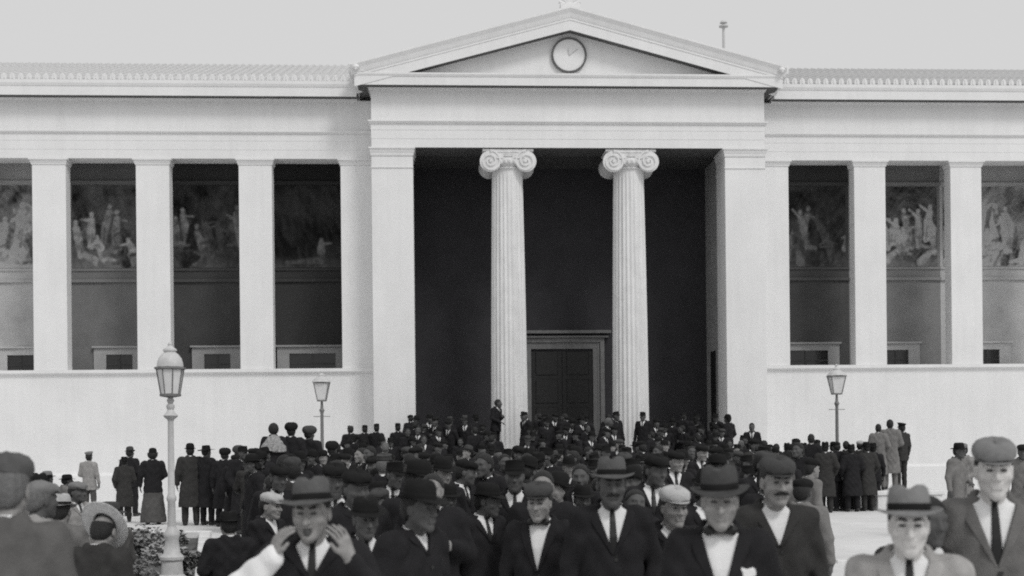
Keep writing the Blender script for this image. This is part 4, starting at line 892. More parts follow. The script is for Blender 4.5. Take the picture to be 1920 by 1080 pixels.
CROWD = [
(-10.92,-17.57,0.06,1.511,'tunic','fedora','pale',150,'blurred pale figure in wide hat beside the leftmost large head','onlookers along the left side of the square'),
(-11.21,-15.55,0.07,1.391,'jacket','fedora','midgrey',120,'small grey figure in hat left of man in pale belted jacket','onlookers along the left side of the square'),
(-13.33,-5.91,0.12,1.683,'tunic','peaked','light',170,'man in pale belted jacket and peaked cap standing alone by the white wall','onlookers along the left side of the square'),
(-11.82,-8.50,0.12,1.599,'overcoat_b','wide','charcoal',200,'woman in long dark coat and wide hat left of the tall lamp','onlookers along the left side of the square'),
(-12.25,-5.97,0.12,1.840,'jacket','bowler','black',160,'dark man in round hat just behind woman in long coat','onlookers along the left side of the square'),
(-10.91,-9.56,0.12,1.802,'dress','bowler','black',185,'woman in black jacket and grey skirt directly left of tall lamp post','onlookers along the left side of the square'),
(-9.94,-10.11,0.12,1.906,'overcoat','bowler','charcoal',190,'man in charcoal overcoat and black bowler right of tall lamp post','onlookers along the left side of the square'),
(-9.54,-10.14,0.12,1.853,'overcoat_b','wide','black',150,'person in broad feathered hat beside man in charcoal overcoat and bowler','onlookers along the left side of the square'),
(-9.10,-10.66,0.11,1.782,'overcoat','soft','black',170,'dark figure in round soft hat, left of the two dark heads near the fur cape','onlookers along the left side of the square'),
(-8.67,-11.19,0.11,1.832,'jacket','soft','black',190,'dark figure in round soft hat, right of the two dark heads near the fur cape','onlookers along the left side of the square'),
(-8.53,-10.20,0.12,1.745,'jacket','flat','black',20,'man in flat cap facing us left of woman in pale cape','onlookers along the left side of the square'),
(-7.64,-13.25,0.50,1.903,'cape','bare','black',180,'woman in pale fur cape standing above the crowd, seen from behind','onlookers along the left side of the square'),
(-7.31,-12.97,0.50,1.915,'overcoat','soft','black',180,'tall dark figure in hat directly right of woman in pale cape','onlookers along the left side of the square'),
(-6.99,-12.79,0.45,1.897,'overcoat_b','soft','black',160,'dark figure with bulky headwear left of the thin lamp post','onlookers along the left side of the square'),
(-6.39,-13.83,0.10,1.915,'jacket','soft','black',170,'large dark round head just right of the thin left lamp post','onlookers along the left side of the square'),
(-6.82,-1.88,0.90,1.590,'tunic','kepi','black',198,'dark capped head against the left pier, first from left in that row','people standing on the portico steps'),
(-6.40,-1.91,0.75,1.767,'tunic','kepi','black',178,'dark capped head against the left pier, second from left in that row','people standing on the portico steps'),
(-6.02,-1.93,0.75,1.795,'jacket_c','kepi','black',164,'dark capped head against the left pier, third from left in that row','people standing on the portico steps'),
(-5.40,-1.97,0.75,1.805,'jacket_c','kepi','black',179,'dark capped head against the left pier, fourth from left in that row','people standing on the portico steps'),
(-4.93,-2.00,0.75,1.848,'jacket','bare','black',150,'dark figure at inner edge of left pier on the steps','people standing on the portico steps'),
(-2.51,-1.04,1.55,1.707,'jacket_c','bare','black',60,'man raised on the left column base, leaning on its left side','people standing on the portico steps'),
(-1.48,-1.20,1.05,1.837,'jacket','kepi','black',300,'dark man at right foot of the left column','people standing on the portico steps'),
(1.22,-1.36,1.05,1.809,'overcoat','kepi','black',40,'dark man at left foot of the right column','people standing on the portico steps'),
(2.01,-1.40,1.05,1.785,'jacket','kepi','black',330,'dark man with capped head before right edge of right column','people standing on the portico steps'),
(5.06,-2.58,0.60,1.850,'jacket','bare','black',345,'bareheaded man in dark suit and pale collar above crowd by right pier','people standing on the portico steps'),
(4.52,-3.25,0.30,1.820,'jacket_c','kepi','charcoal',60,'man in kepi just left of bareheaded man by right pier','people standing on the portico steps'),
(5.06,-3.99,0.12,1.808,'overcoat','bare','black',200,'dark head just right of bareheaded man by right pier','people standing on the portico steps'),
(4.50,-7.46,0.12,1.729,'jacket','bare','black',180,'bareheaded dark man in gap between right pier crowd and right lamp crowd','onlookers on the right side of the square'),
(4.34,-9.45,0.12,1.851,'jacket','flat','charcoal',130,'man in flat cap left end of the dark row under right lamp','onlookers on the right side of the square'),
(5.23,-8.00,0.12,1.967,'jacket','bare','black',165,'tall bareheaded dark man, tallest left of right lamp post','onlookers on the right side of the square'),
(5.43,-8.52,0.12,1.788,'overcoat','fedora','charcoal',170,'man in charcoal overcoat just left of right lamp post foot','onlookers on the right side of the square'),
(5.98,-7.95,0.12,1.756,'jacket','flat','black',200,'man in flat cap directly below the right lamp post','onlookers on the right side of the square'),
(6.20,-8.26,0.12,1.727,'overcoat_b','fedora','black',180,'dark overcoated man right of lamp post, left of pale cap','onlookers on the right side of the square'),
(6.68,-7.39,0.12,1.776,'tunic','flat_light','charcoal',150,'man with pale flat cap right of right lamp post','onlookers on the right side of the square'),
(6.66,-8.09,0.12,1.776,'overcoat','fedora','charcoal',190,'man in broad dark hat between pale cap and men on block','onlookers on the right side of the square'),
(7.18,-7.42,0.62,1.714,'overcoat','bare','midgrey',165,'left man of the three raised on stone block by white wall','onlookers on the right side of the square'),
(7.61,-7.04,0.62,1.827,'overcoat_b','bare','midgrey',170,'middle man of the three raised on stone block by white wall','onlookers on the right side of the square'),
(8.00,-6.76,0.62,1.729,'jacket','peaked','charcoal',200,'right man in cap of the three raised on stone block','onlookers on the right side of the square'),
(5.46,-16.53,0.06,1.833,'tunic','fedora','midgrey',30,'pale uniformed figure left of the tall blurred man in cap','onlookers on the right side of the square'),
(6.44,-14.59,0.08,1.762,'tunic','flat','light',300,'pale figure almost hidden behind tall blurred man in cap','onlookers on the right side of the square'),
(6.70,-16.60,0.06,1.761,'tunic','flat','midgrey',340,'grey figure cut off at right edge behind blurred man','onlookers on the right side of the square'),
(0.65,-23.26,0.01,1.699,'tunic','flat','midgrey',110,'mottled grey boy between moustached man and dark row','onlookers on the right side of the square'),
(-0.88,-28.18,0.00,1.603,'jacket','flat','midgrey',150,'small grey boy behind shoulder of moustached man in cap','onlookers on the right side of the square'),
(0.88,-21.27,0.02,1.778,'jacket','fedora','grey',40,'grey hatted man behind flat cap of moustached man','onlookers on the right side of the square'),
(-1.85,-33.63,0.00,1.703,'jacket','bare','charcoal',10,'dark coated person mostly hidden behind boy in pale suit','onlookers on the right side of the square'),
(-8.31,-26.74,0.00,1.734,'tunic','fedora','midgrey',30,'grey figure in hat right beside the leftmost large head','onlookers along the left side of the square'),
(-8.49,-24.72,0.00,1.557,'jacket','flat_light','light',60,'pale short figure in pale cap above the straw hat','onlookers along the left side of the square'),
(-7.17,-28.31,0.00,1.499,'jacket_c','fedora','grey',250,'grey short figure in hat right of upturned straw hat','onlookers along the left side of the square'),
(-7.11,-30.82,0.00,1.738,'tunic','flat','light',140,'pale shoulder just behind the leftmost large head','onlookers along the left side of the square'),
(5.35,-6.91,0.12,1.761,'overcoat','fedora','black',179,'hatted man second from left in dark row under right lamp','onlookers on the right side of the square'),
(5.61,-7.32,0.12,1.814,'jacket_e','flat','charcoal',145,'man in flat cap just right of the tall bareheaded man','onlookers on the right side of the square'),
(6.11,-6.95,0.12,1.782,'overcoat_c','bowler','black',166,'man in bowler squeezed left of right lamp post','onlookers on the right side of the square'),
(6.39,-7.17,0.12,1.779,'jacket_f','bare','charcoal',141,'bareheaded man right behind the right lamp post','onlookers on the right side of the square'),
(6.93,-7.70,0.12,1.746,'jacket','fedora','black',173,'dark hatted man touching the stone block of three men','onlookers on the right side of the square'),
(4.92,-6.68,0.12,1.766,'overcoat_c','fedora','black',201,'hatted man left of flat cap at left end of right row','onlookers on the right side of the square'),
(4.46,-6.96,0.12,1.701,'jacket_e','flat','charcoal',181,'man in flat cap under dark head by right pier','onlookers on the right side of the square'),
(4.33,-6.15,0.12,1.714,'overcoat','bowler','black',178,'man in bowler below the bareheaded man by right pier','onlookers on the right side of the square'),
(-4.28,-30.60,0.00,1.756,'overcoat_c','bare','black',21,'man in black overcoat, bare head, near front left of left column','crowd packed before the portico'),
(-4.91,-30.55,0.00,1.792,'overcoat','flat','black',26,'man in black overcoat, dark flat cap, near front below left pier, left of two','crowd packed before the portico'),
(-2.35,-30.60,0.00,1.808,'jacket_e','bowler','black',21,'man in black suit, black bowler hat, near front right of right column','crowd packed before the portico'),
(-3.44,-30.03,0.00,1.760,'overcoat','bare','black',-6,'man in black overcoat, bare head, near front between columns','crowd packed before the portico'),
(-4.46,-29.82,0.00,1.877,'jacket_e','fedora','black',24,'man in black suit, brimmed felt hat, near front left of left column, first from left','crowd packed before the portico'),
(-3.91,-29.71,0.00,1.681,'jacket_e','fedora','black',33,'man in black suit, brimmed felt hat, near front left of left column, fourth from left','crowd packed before the portico'),
(-2.66,-29.39,0.00,1.580,'jacket_f','bare','black',11,'man in black suit, bare head, near front before right column','crowd packed before the portico'),
(-5.15,-29.21,0.00,1.820,'jacket','flat','black',16,'man in black suit, dark flat cap, near front below left pier','crowd packed before the portico'),
(-3.24,-29.22,0.00,1.750,'jacket_f','bowler','black',-40,'man in black suit, black bowler hat, near front between columns','crowd packed before the portico'),
(-3.58,-28.74,0.00,1.841,'jacket','kepi','black',-7,'man in black suit, small round cap, near front before left column','crowd packed before the portico'),
(-4.20,-28.60,0.00,1.645,'jacket_e','fedora','black',-12,'man in black suit, brimmed felt hat, near front left of left column, third from left','crowd packed before the portico'),
(-2.35,-28.67,0.00,1.856,'jacket_e','flat','black',3,'man in black suit, dark flat cap, near front before right column','crowd packed before the portico'),
(-2.99,-28.50,0.00,1.618,'jacket_e','fedora','black',-23,'man in black suit, brimmed felt hat, near front between columns','crowd packed before the portico'),
(-4.73,-28.08,0.00,1.565,'overcoat','flat','black',-32,'man in black overcoat, dark flat cap, near front below left pier, right of two','crowd packed before the portico'),
(-3.49,-28.13,0.00,1.714,'overcoat_c','flat','black',-19,'man in black overcoat, dark flat cap, near front before left column','crowd packed before the portico'),
(-2.90,-27.94,0.00,1.766,'jacket_c','bare','black',-28,'man in black suit, bare head, near front between columns','crowd packed before the portico'),
(-2.29,-27.57,0.00,1.763,'overcoat','bowler','black',-41,'man in black overcoat, black bowler hat, near front before right column','crowd packed before the portico'),
(-1.08,-27.57,0.00,1.747,'overcoat','bowler','black',28,'man in black overcoat, black bowler hat, near front below right pier','crowd packed before the portico'),
(-4.24,-27.33,0.00,1.870,'jacket_e','fedora','black',5,'man in black suit, brimmed felt hat, near front left of left column, second from left','crowd packed before the portico'),
(-4.73,-26.86,0.00,1.824,'jacket_e','kepi','black',6,'man in black suit, small round cap, mid crowd below left pier','crowd packed before the portico'),
(-5.91,-26.71,0.00,1.773,'jacket_e','flat','black',6,'man in black suit, dark flat cap, mid crowd below left pier, first from left','crowd packed before the portico'),
(-1.43,-26.75,0.00,1.852,'jacket_f','fedora','black',55,'man in black suit, brimmed felt hat, mid crowd right of right column, right of two','crowd packed before the portico'),
(-0.87,-26.72,0.00,1.854,'jacket_e','flat','black',11,'man in black suit, dark flat cap, mid crowd below right pier','crowd packed before the portico'),
(-3.37,-26.30,0.00,1.851,'jacket_e','bowler','black',106,'man in black suit, black bowler hat, mid crowd before left column','crowd packed before the portico'),
(-4.03,-26.20,0.00,1.797,'jacket_e','flat','black',52,'man in black suit, dark flat cap, mid crowd left of left column, right of two','crowd packed before the portico'),
(-5.81,-26.09,0.00,1.833,'jacket_c','flat','charcoal',186,'man in charcoal suit, dark flat cap, mid crowd below left pier','crowd packed before the portico'),
(-2.09,-26.03,0.00,1.812,'jacket_e','kepi','black',175,'man in black suit, small round cap, mid crowd before right column, second from left','crowd packed before the portico'),
(-6.10,-25.48,0.00,1.638,'jacket_e','bare','black',192,'man in black suit, bare head, mid crowd below left pier, first from left','crowd packed before the portico'),
(-4.93,-25.51,0.00,1.568,'overcoat','fedora','black',-83,'man in black overcoat, brimmed felt hat, mid crowd below left pier, third from left','crowd packed before the portico'),
(-1.72,-25.55,0.00,1.706,'jacket_e','bare','charcoal',175,'man in charcoal suit, bare head, mid crowd right of right column, left of two','crowd packed before the portico'),
(-2.41,-25.50,0.00,1.573,'jacket_e','bare','charcoal',18,'man in charcoal suit, bare head, mid crowd between columns','crowd packed before the portico'),
(-3.68,-25.31,0.00,1.852,'overcoat_c','bare','black',-17,'man in black overcoat, bare head, mid crowd left of left column','crowd packed before the portico'),
(-0.63,-24.92,0.00,1.704,'jacket_e','kepi','black',17,'man in black suit, small round cap, mid crowd below right pier, first from left','crowd packed before the portico'),
(-3.74,-24.31,0.00,1.861,'jacket_e','bare','charcoal',-10,'man in charcoal suit, bare head, mid crowd left of left column, right of two','crowd packed before the portico'),
(-4.92,-24.10,0.00,1.859,'overcoat','kepi','black',175,'man in black overcoat, small round cap, mid crowd below left pier','crowd packed before the portico'),
(-6.21,-23.56,0.00,1.840,'jacket_c','bare','black',74,'man in black suit, bare head, mid crowd below left pier, second from left','crowd packed before the portico'),
(-3.74,-23.67,0.00,1.799,'jacket_e','bare','charcoal',36,'man in charcoal suit, bare head, mid crowd left of left column, left of two','crowd packed before the portico'),
(-1.83,-23.25,0.01,1.814,'jacket_e','flat','charcoal',-12,'man in charcoal suit, dark flat cap, mid crowd before right column','crowd packed before the portico'),
(-1.17,-23.28,0.01,1.824,'jacket_c','flat','black',11,'man in black suit, dark flat cap, mid crowd right of right column, first from left','crowd packed before the portico'),
(-5.57,-23.00,0.01,1.754,'jacket_e','bare','black',127,'man in black suit, bare head, mid crowd below left pier, third from left','crowd packed before the portico'),
(-3.11,-23.13,0.01,1.817,'jacket_e','bare','black',3,'man in black suit, bare head, mid crowd before left column','crowd packed before the portico'),
(-4.30,-23.01,0.01,1.845,'jacket_e','bowler','charcoal',5,'man in charcoal suit, black bowler hat, mid crowd left of left column','crowd packed before the portico'),
(-4.99,-22.95,0.01,1.662,'overcoat_c','bowler','charcoal',224,'man in charcoal overcoat, black bowler hat, mid crowd below left pier','crowd packed before the portico'),
(-2.47,-22.59,0.01,1.805,'jacket_e','fedora','black',-17,'man in black suit, brimmed felt hat, mid crowd between columns, right of two','crowd packed before the portico'),
(-6.23,-22.29,0.01,1.831,'jacket_e','flat','black',214,'man in black suit, dark flat cap, mid crowd below left pier, second from left','crowd packed before the portico'),
(-1.25,-22.41,0.01,1.806,'jacket_e','kepi','black',-3,'man in black suit, small round cap, mid crowd before right column, third from left','crowd packed before the portico'),
(-5.54,-22.12,0.02,1.707,'jacket','flat','black',-44,'man in black suit, dark flat cap, mid crowd below left pier, third from left','crowd packed before the portico'),
(-2.82,-22.00,0.02,1.834,'jacket','fedora','black',154,'man in black suit, brimmed felt hat, mid crowd between columns, left of two','crowd packed before the portico'),
(-0.84,-22.03,0.02,1.631,'jacket','flat','black',169,'man in black suit, dark flat cap, mid crowd right of right column, second from left','crowd packed before the portico'),
(-0.21,-22.06,0.02,1.795,'jacket','kepi','black',-46,'man in black suit, small round cap, mid crowd right of right column','crowd packed before the portico'),
(-5.12,-21.68,0.02,1.611,'overcoat_b','bowler','black',1,'man in black overcoat, black bowler hat, mid crowd below left pier','crowd packed before the portico'),
(-2.00,-21.84,0.02,1.708,'overcoat_b','kepi','charcoal',-15,'man in charcoal overcoat, small round cap, mid crowd between columns','crowd packed before the portico'),
(-1.37,-21.78,0.02,1.785,'overcoat_b','fedora','charcoal',189,'man in charcoal overcoat, brimmed felt hat, mid crowd before right column','crowd packed before the portico'),
(-3.26,-21.22,0.02,1.778,'overcoat_c','bare','black',40,'man in black overcoat, bare head, mid crowd before left column','crowd packed before the portico'),
(-6.31,-21.04,0.03,1.871,'jacket_e','fedora','black',12,'man in black suit, brimmed felt hat, mid crowd below left pier, third from left','crowd packed before the portico'),
(-2.66,-21.15,0.02,1.878,'overcoat_c','kepi','black',-34,'man in black overcoat, small round cap, mid crowd between columns','crowd packed before the portico'),
(-0.70,-21.20,0.02,1.851,'jacket_e','fedora','black',3,'man in black suit, brimmed felt hat, mid crowd right of right column, left of two','crowd packed before the portico'),
(-5.22,-20.87,0.03,1.752,'jacket_e','flat','black',-61,'man in black suit, dark flat cap, mid crowd below left pier, fourth from left','crowd packed before the portico'),
(-2.21,-20.72,0.03,1.801,'overcoat_c','bare','black',-27,'man in black overcoat, bare head, mid crowd between columns','crowd packed before the portico'),
(-4.08,-20.58,0.03,1.736,'jacket_f','kepi','black',176,'man in black suit, small round cap, mid crowd left of left column','crowd packed before the portico'),
(-2.88,-20.61,0.03,1.879,'jacket_c','fedora','black',-20,'man in black suit, brimmed felt hat, mid crowd before left column','crowd packed before the portico'),
(-7.11,-19.87,0.04,1.800,'overcoat','fedora','black',-62,'man in black overcoat, brimmed felt hat, mid crowd below left pier, first from left','crowd packed before the portico'),
(-4.47,-19.91,0.04,1.777,'jacket','flat','charcoal',-6,'man in charcoal suit, dark flat cap, mid crowd left of left column','crowd packed before the portico'),
(0.87,-20.21,0.03,1.860,'jacket_e','kepi','black',195,'man in black suit, small round cap, mid crowd below right pier, third from left','crowd packed before the portico'),
(-2.05,-19.82,0.04,1.874,'overcoat_b','bowler','black',-30,'man in black overcoat, black bowler hat, mid crowd between columns','crowd packed before the portico'),
(-4.71,-19.34,0.04,1.772,'jacket_e','bare','charcoal',170,'man in charcoal suit, bare head, mid crowd below left pier','crowd packed before the portico'),
(-3.01,-19.44,0.04,1.869,'jacket_e','flat','black',20,'man in black suit, dark flat cap, mid crowd before left column','crowd packed before the portico'),
(-1.70,-19.38,0.04,1.758,'jacket_f','kepi','black',156,'man in black suit, small round cap, mid crowd between columns','crowd packed before the portico'),
(1.50,-19.56,0.04,1.757,'jacket','fedora','black',-64,'man in black suit, brimmed felt hat, mid crowd below right pier, right of two','crowd packed before the portico'),
(0.71,-19.41,0.04,1.696,'jacket_c','kepi','black',31,'man in black suit, small round cap, mid crowd below right pier, second from left','crowd packed before the portico'),
(-5.82,-18.71,0.05,1.755,'overcoat','flat','black',26,'man in black overcoat, dark flat cap, mid crowd below left pier, second from left','crowd packed before the portico'),
(-7.21,-18.59,0.05,1.635,'jacket','fedora','black',-35,'man in black suit, brimmed felt hat, mid crowd below left pier, first from left','crowd packed before the portico'),
(-4.58,-18.59,0.05,1.853,'jacket','flat','black',-45,'man in black suit, dark flat cap, mid crowd left of left column, left of two','crowd packed before the portico'),
(-1.73,-18.34,0.05,1.719,'jacket_e','fedora','charcoal',43,'man in charcoal suit, brimmed felt hat, mid crowd between columns','crowd packed before the portico'),
(-5.33,-18.08,0.05,1.877,'jacket_c','bare','black',-61,'man in black suit, bare head, mid crowd below left pier, fourth from left','crowd packed before the portico'),
(0.20,-18.35,0.05,1.836,'jacket_c','flat','black',13,'man in black suit, dark flat cap, mid crowd right of right column, third from left','crowd packed before the portico'),
(-3.03,-18.04,0.05,1.824,'jacket_c','kepi','black',-9,'man in black suit, small round cap, mid crowd before left column','crowd packed before the portico'),
(-7.24,-17.75,0.05,1.834,'jacket_f','fedora','black',-34,'man in black suit, brimmed felt hat, mid crowd below left pier, second from left','crowd packed before the portico'),
(-2.28,-17.99,0.05,1.791,'overcoat','fedora','charcoal',157,'man in charcoal overcoat, brimmed felt hat, mid crowd between columns','crowd packed before the portico'),
(-6.01,-17.75,0.05,1.784,'overcoat_c','fedora','black',-1,'man in black overcoat, brimmed felt hat, mid crowd below left pier, second from left','crowd packed before the portico'),
(0.70,-17.84,0.05,1.798,'overcoat_c','flat','charcoal',-35,'man in charcoal overcoat, dark flat cap, mid crowd right of right column','crowd packed before the portico'),
(-4.87,-17.25,0.06,1.838,'overcoat','flat','black',43,'man in black overcoat, dark flat cap, mid crowd below left pier, third from left','crowd packed before the portico'),
(-5.61,-17.11,0.06,1.827,'overcoat','bare','charcoal',-46,'man in charcoal overcoat, bare head, mid crowd below left pier','crowd packed before the portico'),
(1.53,-17.27,0.06,1.823,'jacket','fedora','black',-4,'man in black suit, brimmed felt hat, mid crowd below right pier, left of two','crowd packed before the portico'),
(-4.00,-16.92,0.06,1.725,'jacket_e','fedora','charcoal',206,'man in charcoal suit, brimmed felt hat, mid crowd left of left column','crowd packed before the portico'),
(-0.83,-17.06,0.06,1.812,'jacket_c','kepi','black',182,'man in black suit, small round cap, mid crowd before right column, first from left','crowd packed before the portico'),
(-7.61,-16.65,0.06,1.746,'jacket_e','fedora','charcoal',14,'man in charcoal suit, brimmed felt hat, mid crowd below left pier','crowd packed before the portico'),
(0.31,-17.12,0.06,1.806,'jacket_f','bare','charcoal',-4,'man in charcoal suit, bare head, mid crowd right of right column, right of two','crowd packed before the portico'),
(2.30,-17.17,0.06,1.846,'overcoat_b','bare','black',-37,'man in black overcoat, bare head, mid crowd below right pier','crowd packed before the portico'),
(-7.62,-16.06,0.07,1.822,'overcoat_c','flat','black',178,'man in black overcoat, dark flat cap, mid crowd below left pier, first from left','crowd packed before the portico'),
(-5.87,-15.86,0.07,1.854,'jacket_c','fedora','black',-27,'man in black suit, brimmed felt hat, far crowd below left pier, second from left','crowd packed before the portico'),
(1.49,-16.00,0.07,1.678,'overcoat_c','flat','black',34,'man in black overcoat, dark flat cap, far crowd below right pier','crowd packed before the portico'),
(-6.55,-15.53,0.07,1.809,'overcoat','bowler','black',-63,'man in black overcoat, black bowler hat, far crowd below left pier','crowd packed before the portico'),
(-7.68,-14.80,0.08,1.864,'jacket_f','fedora','black',144,'man in black suit, brimmed felt hat, far crowd below left pier, first from left','crowd packed before the portico'),
(-6.49,-14.78,0.08,1.783,'jacket_c','bowler','black',1,'man in black suit, black bowler hat, far crowd below left pier','crowd packed before the portico'),
(1.45,-15.23,0.08,1.716,'jacket_e','flat','black',130,'man in black suit, dark flat cap, far crowd below right pier','crowd packed before the portico'),
(0.22,-15.07,0.08,1.696,'jacket','fedora','charcoal',7,'man in charcoal suit, brimmed felt hat, far crowd right of right column','crowd packed before the portico'),
(-0.93,-14.61,0.08,1.795,'jacket_f','kepi','black',15,'man in black suit, small round cap, far crowd between columns','crowd packed before the portico'),
(-5.15,-14.36,0.08,1.714,'jacket_e','fedora','black',-38,'man in black suit, brimmed felt hat, far crowd below left pier, fourth from left','crowd packed before the portico'),
(-4.57,-14.34,0.08,1.877,'jacket_e','bare','black',-30,'man in black suit, bare head, far crowd left of left column','crowd packed before the portico'),
(0.26,-14.07,0.09,1.770,'overcoat','bare','black',-55,'man in black overcoat, bare head, far crowd right of right column','crowd packed before the portico'),
(-0.96,-13.88,0.09,1.834,'jacket_f','bowler','black',-9,'man in black suit, black bowler hat, far crowd between columns','crowd packed before the portico'),
(-1.80,-13.83,0.09,1.722,'overcoat_b','kepi','black',153,'man in black overcoat, small round cap, far crowd between columns','crowd packed before the portico'),
(1.39,-13.93,0.09,1.775,'jacket_f','fedora','black',-11,'man in black suit, brimmed felt hat, far crowd right of right column, third from left','crowd packed before the portico'),
(0.18,-13.49,0.09,1.799,'jacket_e','fedora','black',26,'man in black suit, brimmed felt hat, far crowd before right column, right of two','crowd packed before the portico'),
(-8.31,-12.84,0.10,1.841,'overcoat','kepi','black',42,'man in black overcoat, small round cap, far crowd below left pier','crowd packed before the portico'),
(1.87,-12.96,0.09,1.803,'overcoat','fedora','charcoal',19,'man in charcoal overcoat, brimmed felt hat, far crowd right of right column','crowd packed before the portico'),
(-1.07,-12.73,0.10,1.749,'jacket_e','bare','black',26,'man in black suit, bare head, far crowd between columns','crowd packed before the portico'),
(0.17,-12.78,0.10,1.856,'jacket_e','flat','black',184,'man in black suit, dark flat cap, far crowd before right column, right of two','crowd packed before the portico'),
(-3.66,-12.55,0.10,1.827,'jacket_f','bowler','black',-45,'man in black suit, black bowler hat, far crowd left of left column','crowd packed before the portico'),
(2.57,-12.91,0.10,1.867,'overcoat','flat','charcoal',31,'man in charcoal overcoat, dark flat cap, far crowd below right pier','crowd packed before the portico'),
(-8.61,-12.23,0.10,1.644,'overcoat','flat','black',19,'man in black overcoat, dark flat cap, far crowd below left pier','crowd packed before the portico'),
(-3.07,-11.96,0.10,1.839,'overcoat','fedora','black',175,'man in black overcoat, brimmed felt hat, far crowd before left column','crowd packed before the portico'),
(-3.79,-11.86,0.10,1.724,'overcoat_c','fedora','charcoal',33,'man in charcoal overcoat, brimmed felt hat, far crowd left of left column','crowd packed before the portico'),
(3.55,-12.14,0.10,1.777,'overcoat_b','bowler','black',-15,'man in black overcoat, black bowler hat, far crowd below right pier','crowd packed before the portico'),
(-1.56,-11.30,0.11,1.827,'overcoat_c','fedora','black',21,'man in black overcoat, brimmed felt hat, far crowd between columns','crowd packed before the portico'),
(0.26,-11.32,0.11,1.777,'overcoat_c','bare','black',164,'man in black overcoat, bare head, far crowd before right column','crowd packed before the portico'),
(3.45,-11.11,0.11,1.693,'jacket_e','fedora','black',-14,'man in black suit, brimmed felt hat, far crowd below right pier','crowd packed before the portico'),
(-6.60,-9.93,0.12,1.856,'jacket_f','bare','black',-67,'man in black suit, bare head, far crowd below left pier','crowd packed before the portico'),
(0.07,-10.19,0.12,1.763,'jacket_c','kepi','charcoal',168,'man in charcoal suit, small round cap, far crowd before right column','crowd packed before the portico'),
(-2.81,-9.99,0.12,1.668,'jacket_e','flat','black',190,'man in black suit, dark flat cap, far crowd before left column','crowd packed before the portico'),
(0.08,-9.62,0.12,1.877,'jacket_c','flat','black',-11,'man in black suit, dark flat cap, far crowd before right column, left of two','crowd packed before the portico'),
(-1.06,-9.38,0.12,1.792,'jacket_c','fedora','charcoal',210,'man in charcoal suit, brimmed felt hat, far crowd between columns','crowd packed before the portico'),
(-3.16,-8.90,0.12,1.823,'jacket_c','bowler','charcoal',191,'man in charcoal suit, black bowler hat, far crowd left of left column','crowd packed before the portico'),
(-4.36,-8.77,0.12,1.845,'overcoat','flat','black',56,'man in black overcoat, dark flat cap, far crowd left of left column','crowd packed before the portico'),
(0.60,-9.05,0.12,1.857,'jacket','fedora','black',186,'man in black suit, brimmed felt hat, far crowd before right column, left of two','crowd packed before the portico'),
(-5.59,-8.66,0.12,1.856,'jacket_e','bare','charcoal',143,'man in charcoal suit, bare head, far crowd below left pier','crowd packed before the portico'),
(-6.18,-8.48,0.12,1.876,'jacket_f','fedora','black',115,'man in black suit, brimmed felt hat, far crowd below left pier, third from left','crowd packed before the portico'),
(-6.05,-6.84,0.12,1.827,'overcoat_c','fedora','charcoal',10,'man in charcoal overcoat, brimmed felt hat, far crowd below left pier','crowd packed before the portico'),
(2.86,-6.77,0.12,1.856,'jacket_c','fedora','black',-11,'man in black suit, brimmed felt hat, far crowd right of right column, second from left','crowd packed before the portico'),
(1.63,-6.62,0.12,1.878,'jacket_e','bowler','black',52,'man in black suit, black bowler hat, far crowd right of right column','crowd packed before the portico'),
(0.35,-6.49,0.12,1.854,'jacket_e','bowler','black',-32,'man in black suit, black bowler hat, far crowd before right column','crowd packed before the portico'),
(2.39,-6.00,0.12,1.837,'jacket','fedora','black',129,'man in black suit, brimmed felt hat, far crowd right of right column, first from left','crowd packed before the portico'),
(3.92,-5.63,0.12,1.724,'overcoat_c','kepi','black',-42,'man in black overcoat, small round cap, far crowd below right pier','crowd packed before the portico'),
(-2.80,-3.42,0.30,1.871,'jacket_e','bare','black',113,'man in black suit, bare head, on steps before left column','people standing on the portico steps'),
(-1.68,-3.47,0.30,1.862,'jacket_e','fedora','black',-9,'man in black suit, brimmed felt hat, on steps before left column','people standing on the portico steps'),
(-5.78,-3.23,0.30,1.869,'jacket_c','bowler','black',65,'man in black suit, black bowler hat, on steps below left pier, right of two','people standing on the portico steps'),
(2.09,-3.68,0.15,1.896,'overcoat_b','flat','black',-20,'man in black overcoat, dark flat cap, on steps right of right column','people standing on the portico steps'),
(4.42,-3.81,0.15,1.785,'overcoat_b','bare','black',-36,'man in black overcoat, bare head, on steps below right pier, right of two','people standing on the portico steps'),
(-4.64,-3.24,0.30,1.878,'jacket','bare','black',8,'man in black suit, bare head, on steps left of left column, second from left','people standing on the portico steps'),
(-1.29,-3.41,0.30,1.726,'jacket_f','flat','black',81,'man in black suit, dark flat cap, on steps between columns, first from left','people standing on the portico steps'),
(-4.09,-3.16,0.30,1.712,'overcoat_c','flat','black',106,'man in black overcoat, dark flat cap, on steps left of left column','people standing on the portico steps'),
(-6.81,-2.99,0.45,1.625,'overcoat_b','bowler','black',29,'man in black overcoat, black bowler hat, on steps below left pier','people standing on the portico steps'),
(4.77,-3.57,0.15,1.842,'jacket_e','bowler','black',8,'man in black suit, black bowler hat, on steps below right pier','people standing on the portico steps'),
(3.72,-3.50,0.30,1.663,'overcoat_b','bowler','black',22,'man in black overcoat, black bowler hat, on steps right of right column, third from left','people standing on the portico steps'),
(-4.97,-2.98,0.45,1.702,'jacket','fedora','black',38,'man in black suit, brimmed felt hat, on steps left of left column, first from left','people standing on the portico steps'),
(-6.31,-2.88,0.45,1.624,'jacket_e','bowler','black',-35,'man in black suit, black bowler hat, on steps below left pier, left of two','people standing on the portico steps'),
(4.16,-3.45,0.30,1.638,'overcoat','bare','black',13,'man in black overcoat, bare head, on steps below right pier, left of two','people standing on the portico steps'),
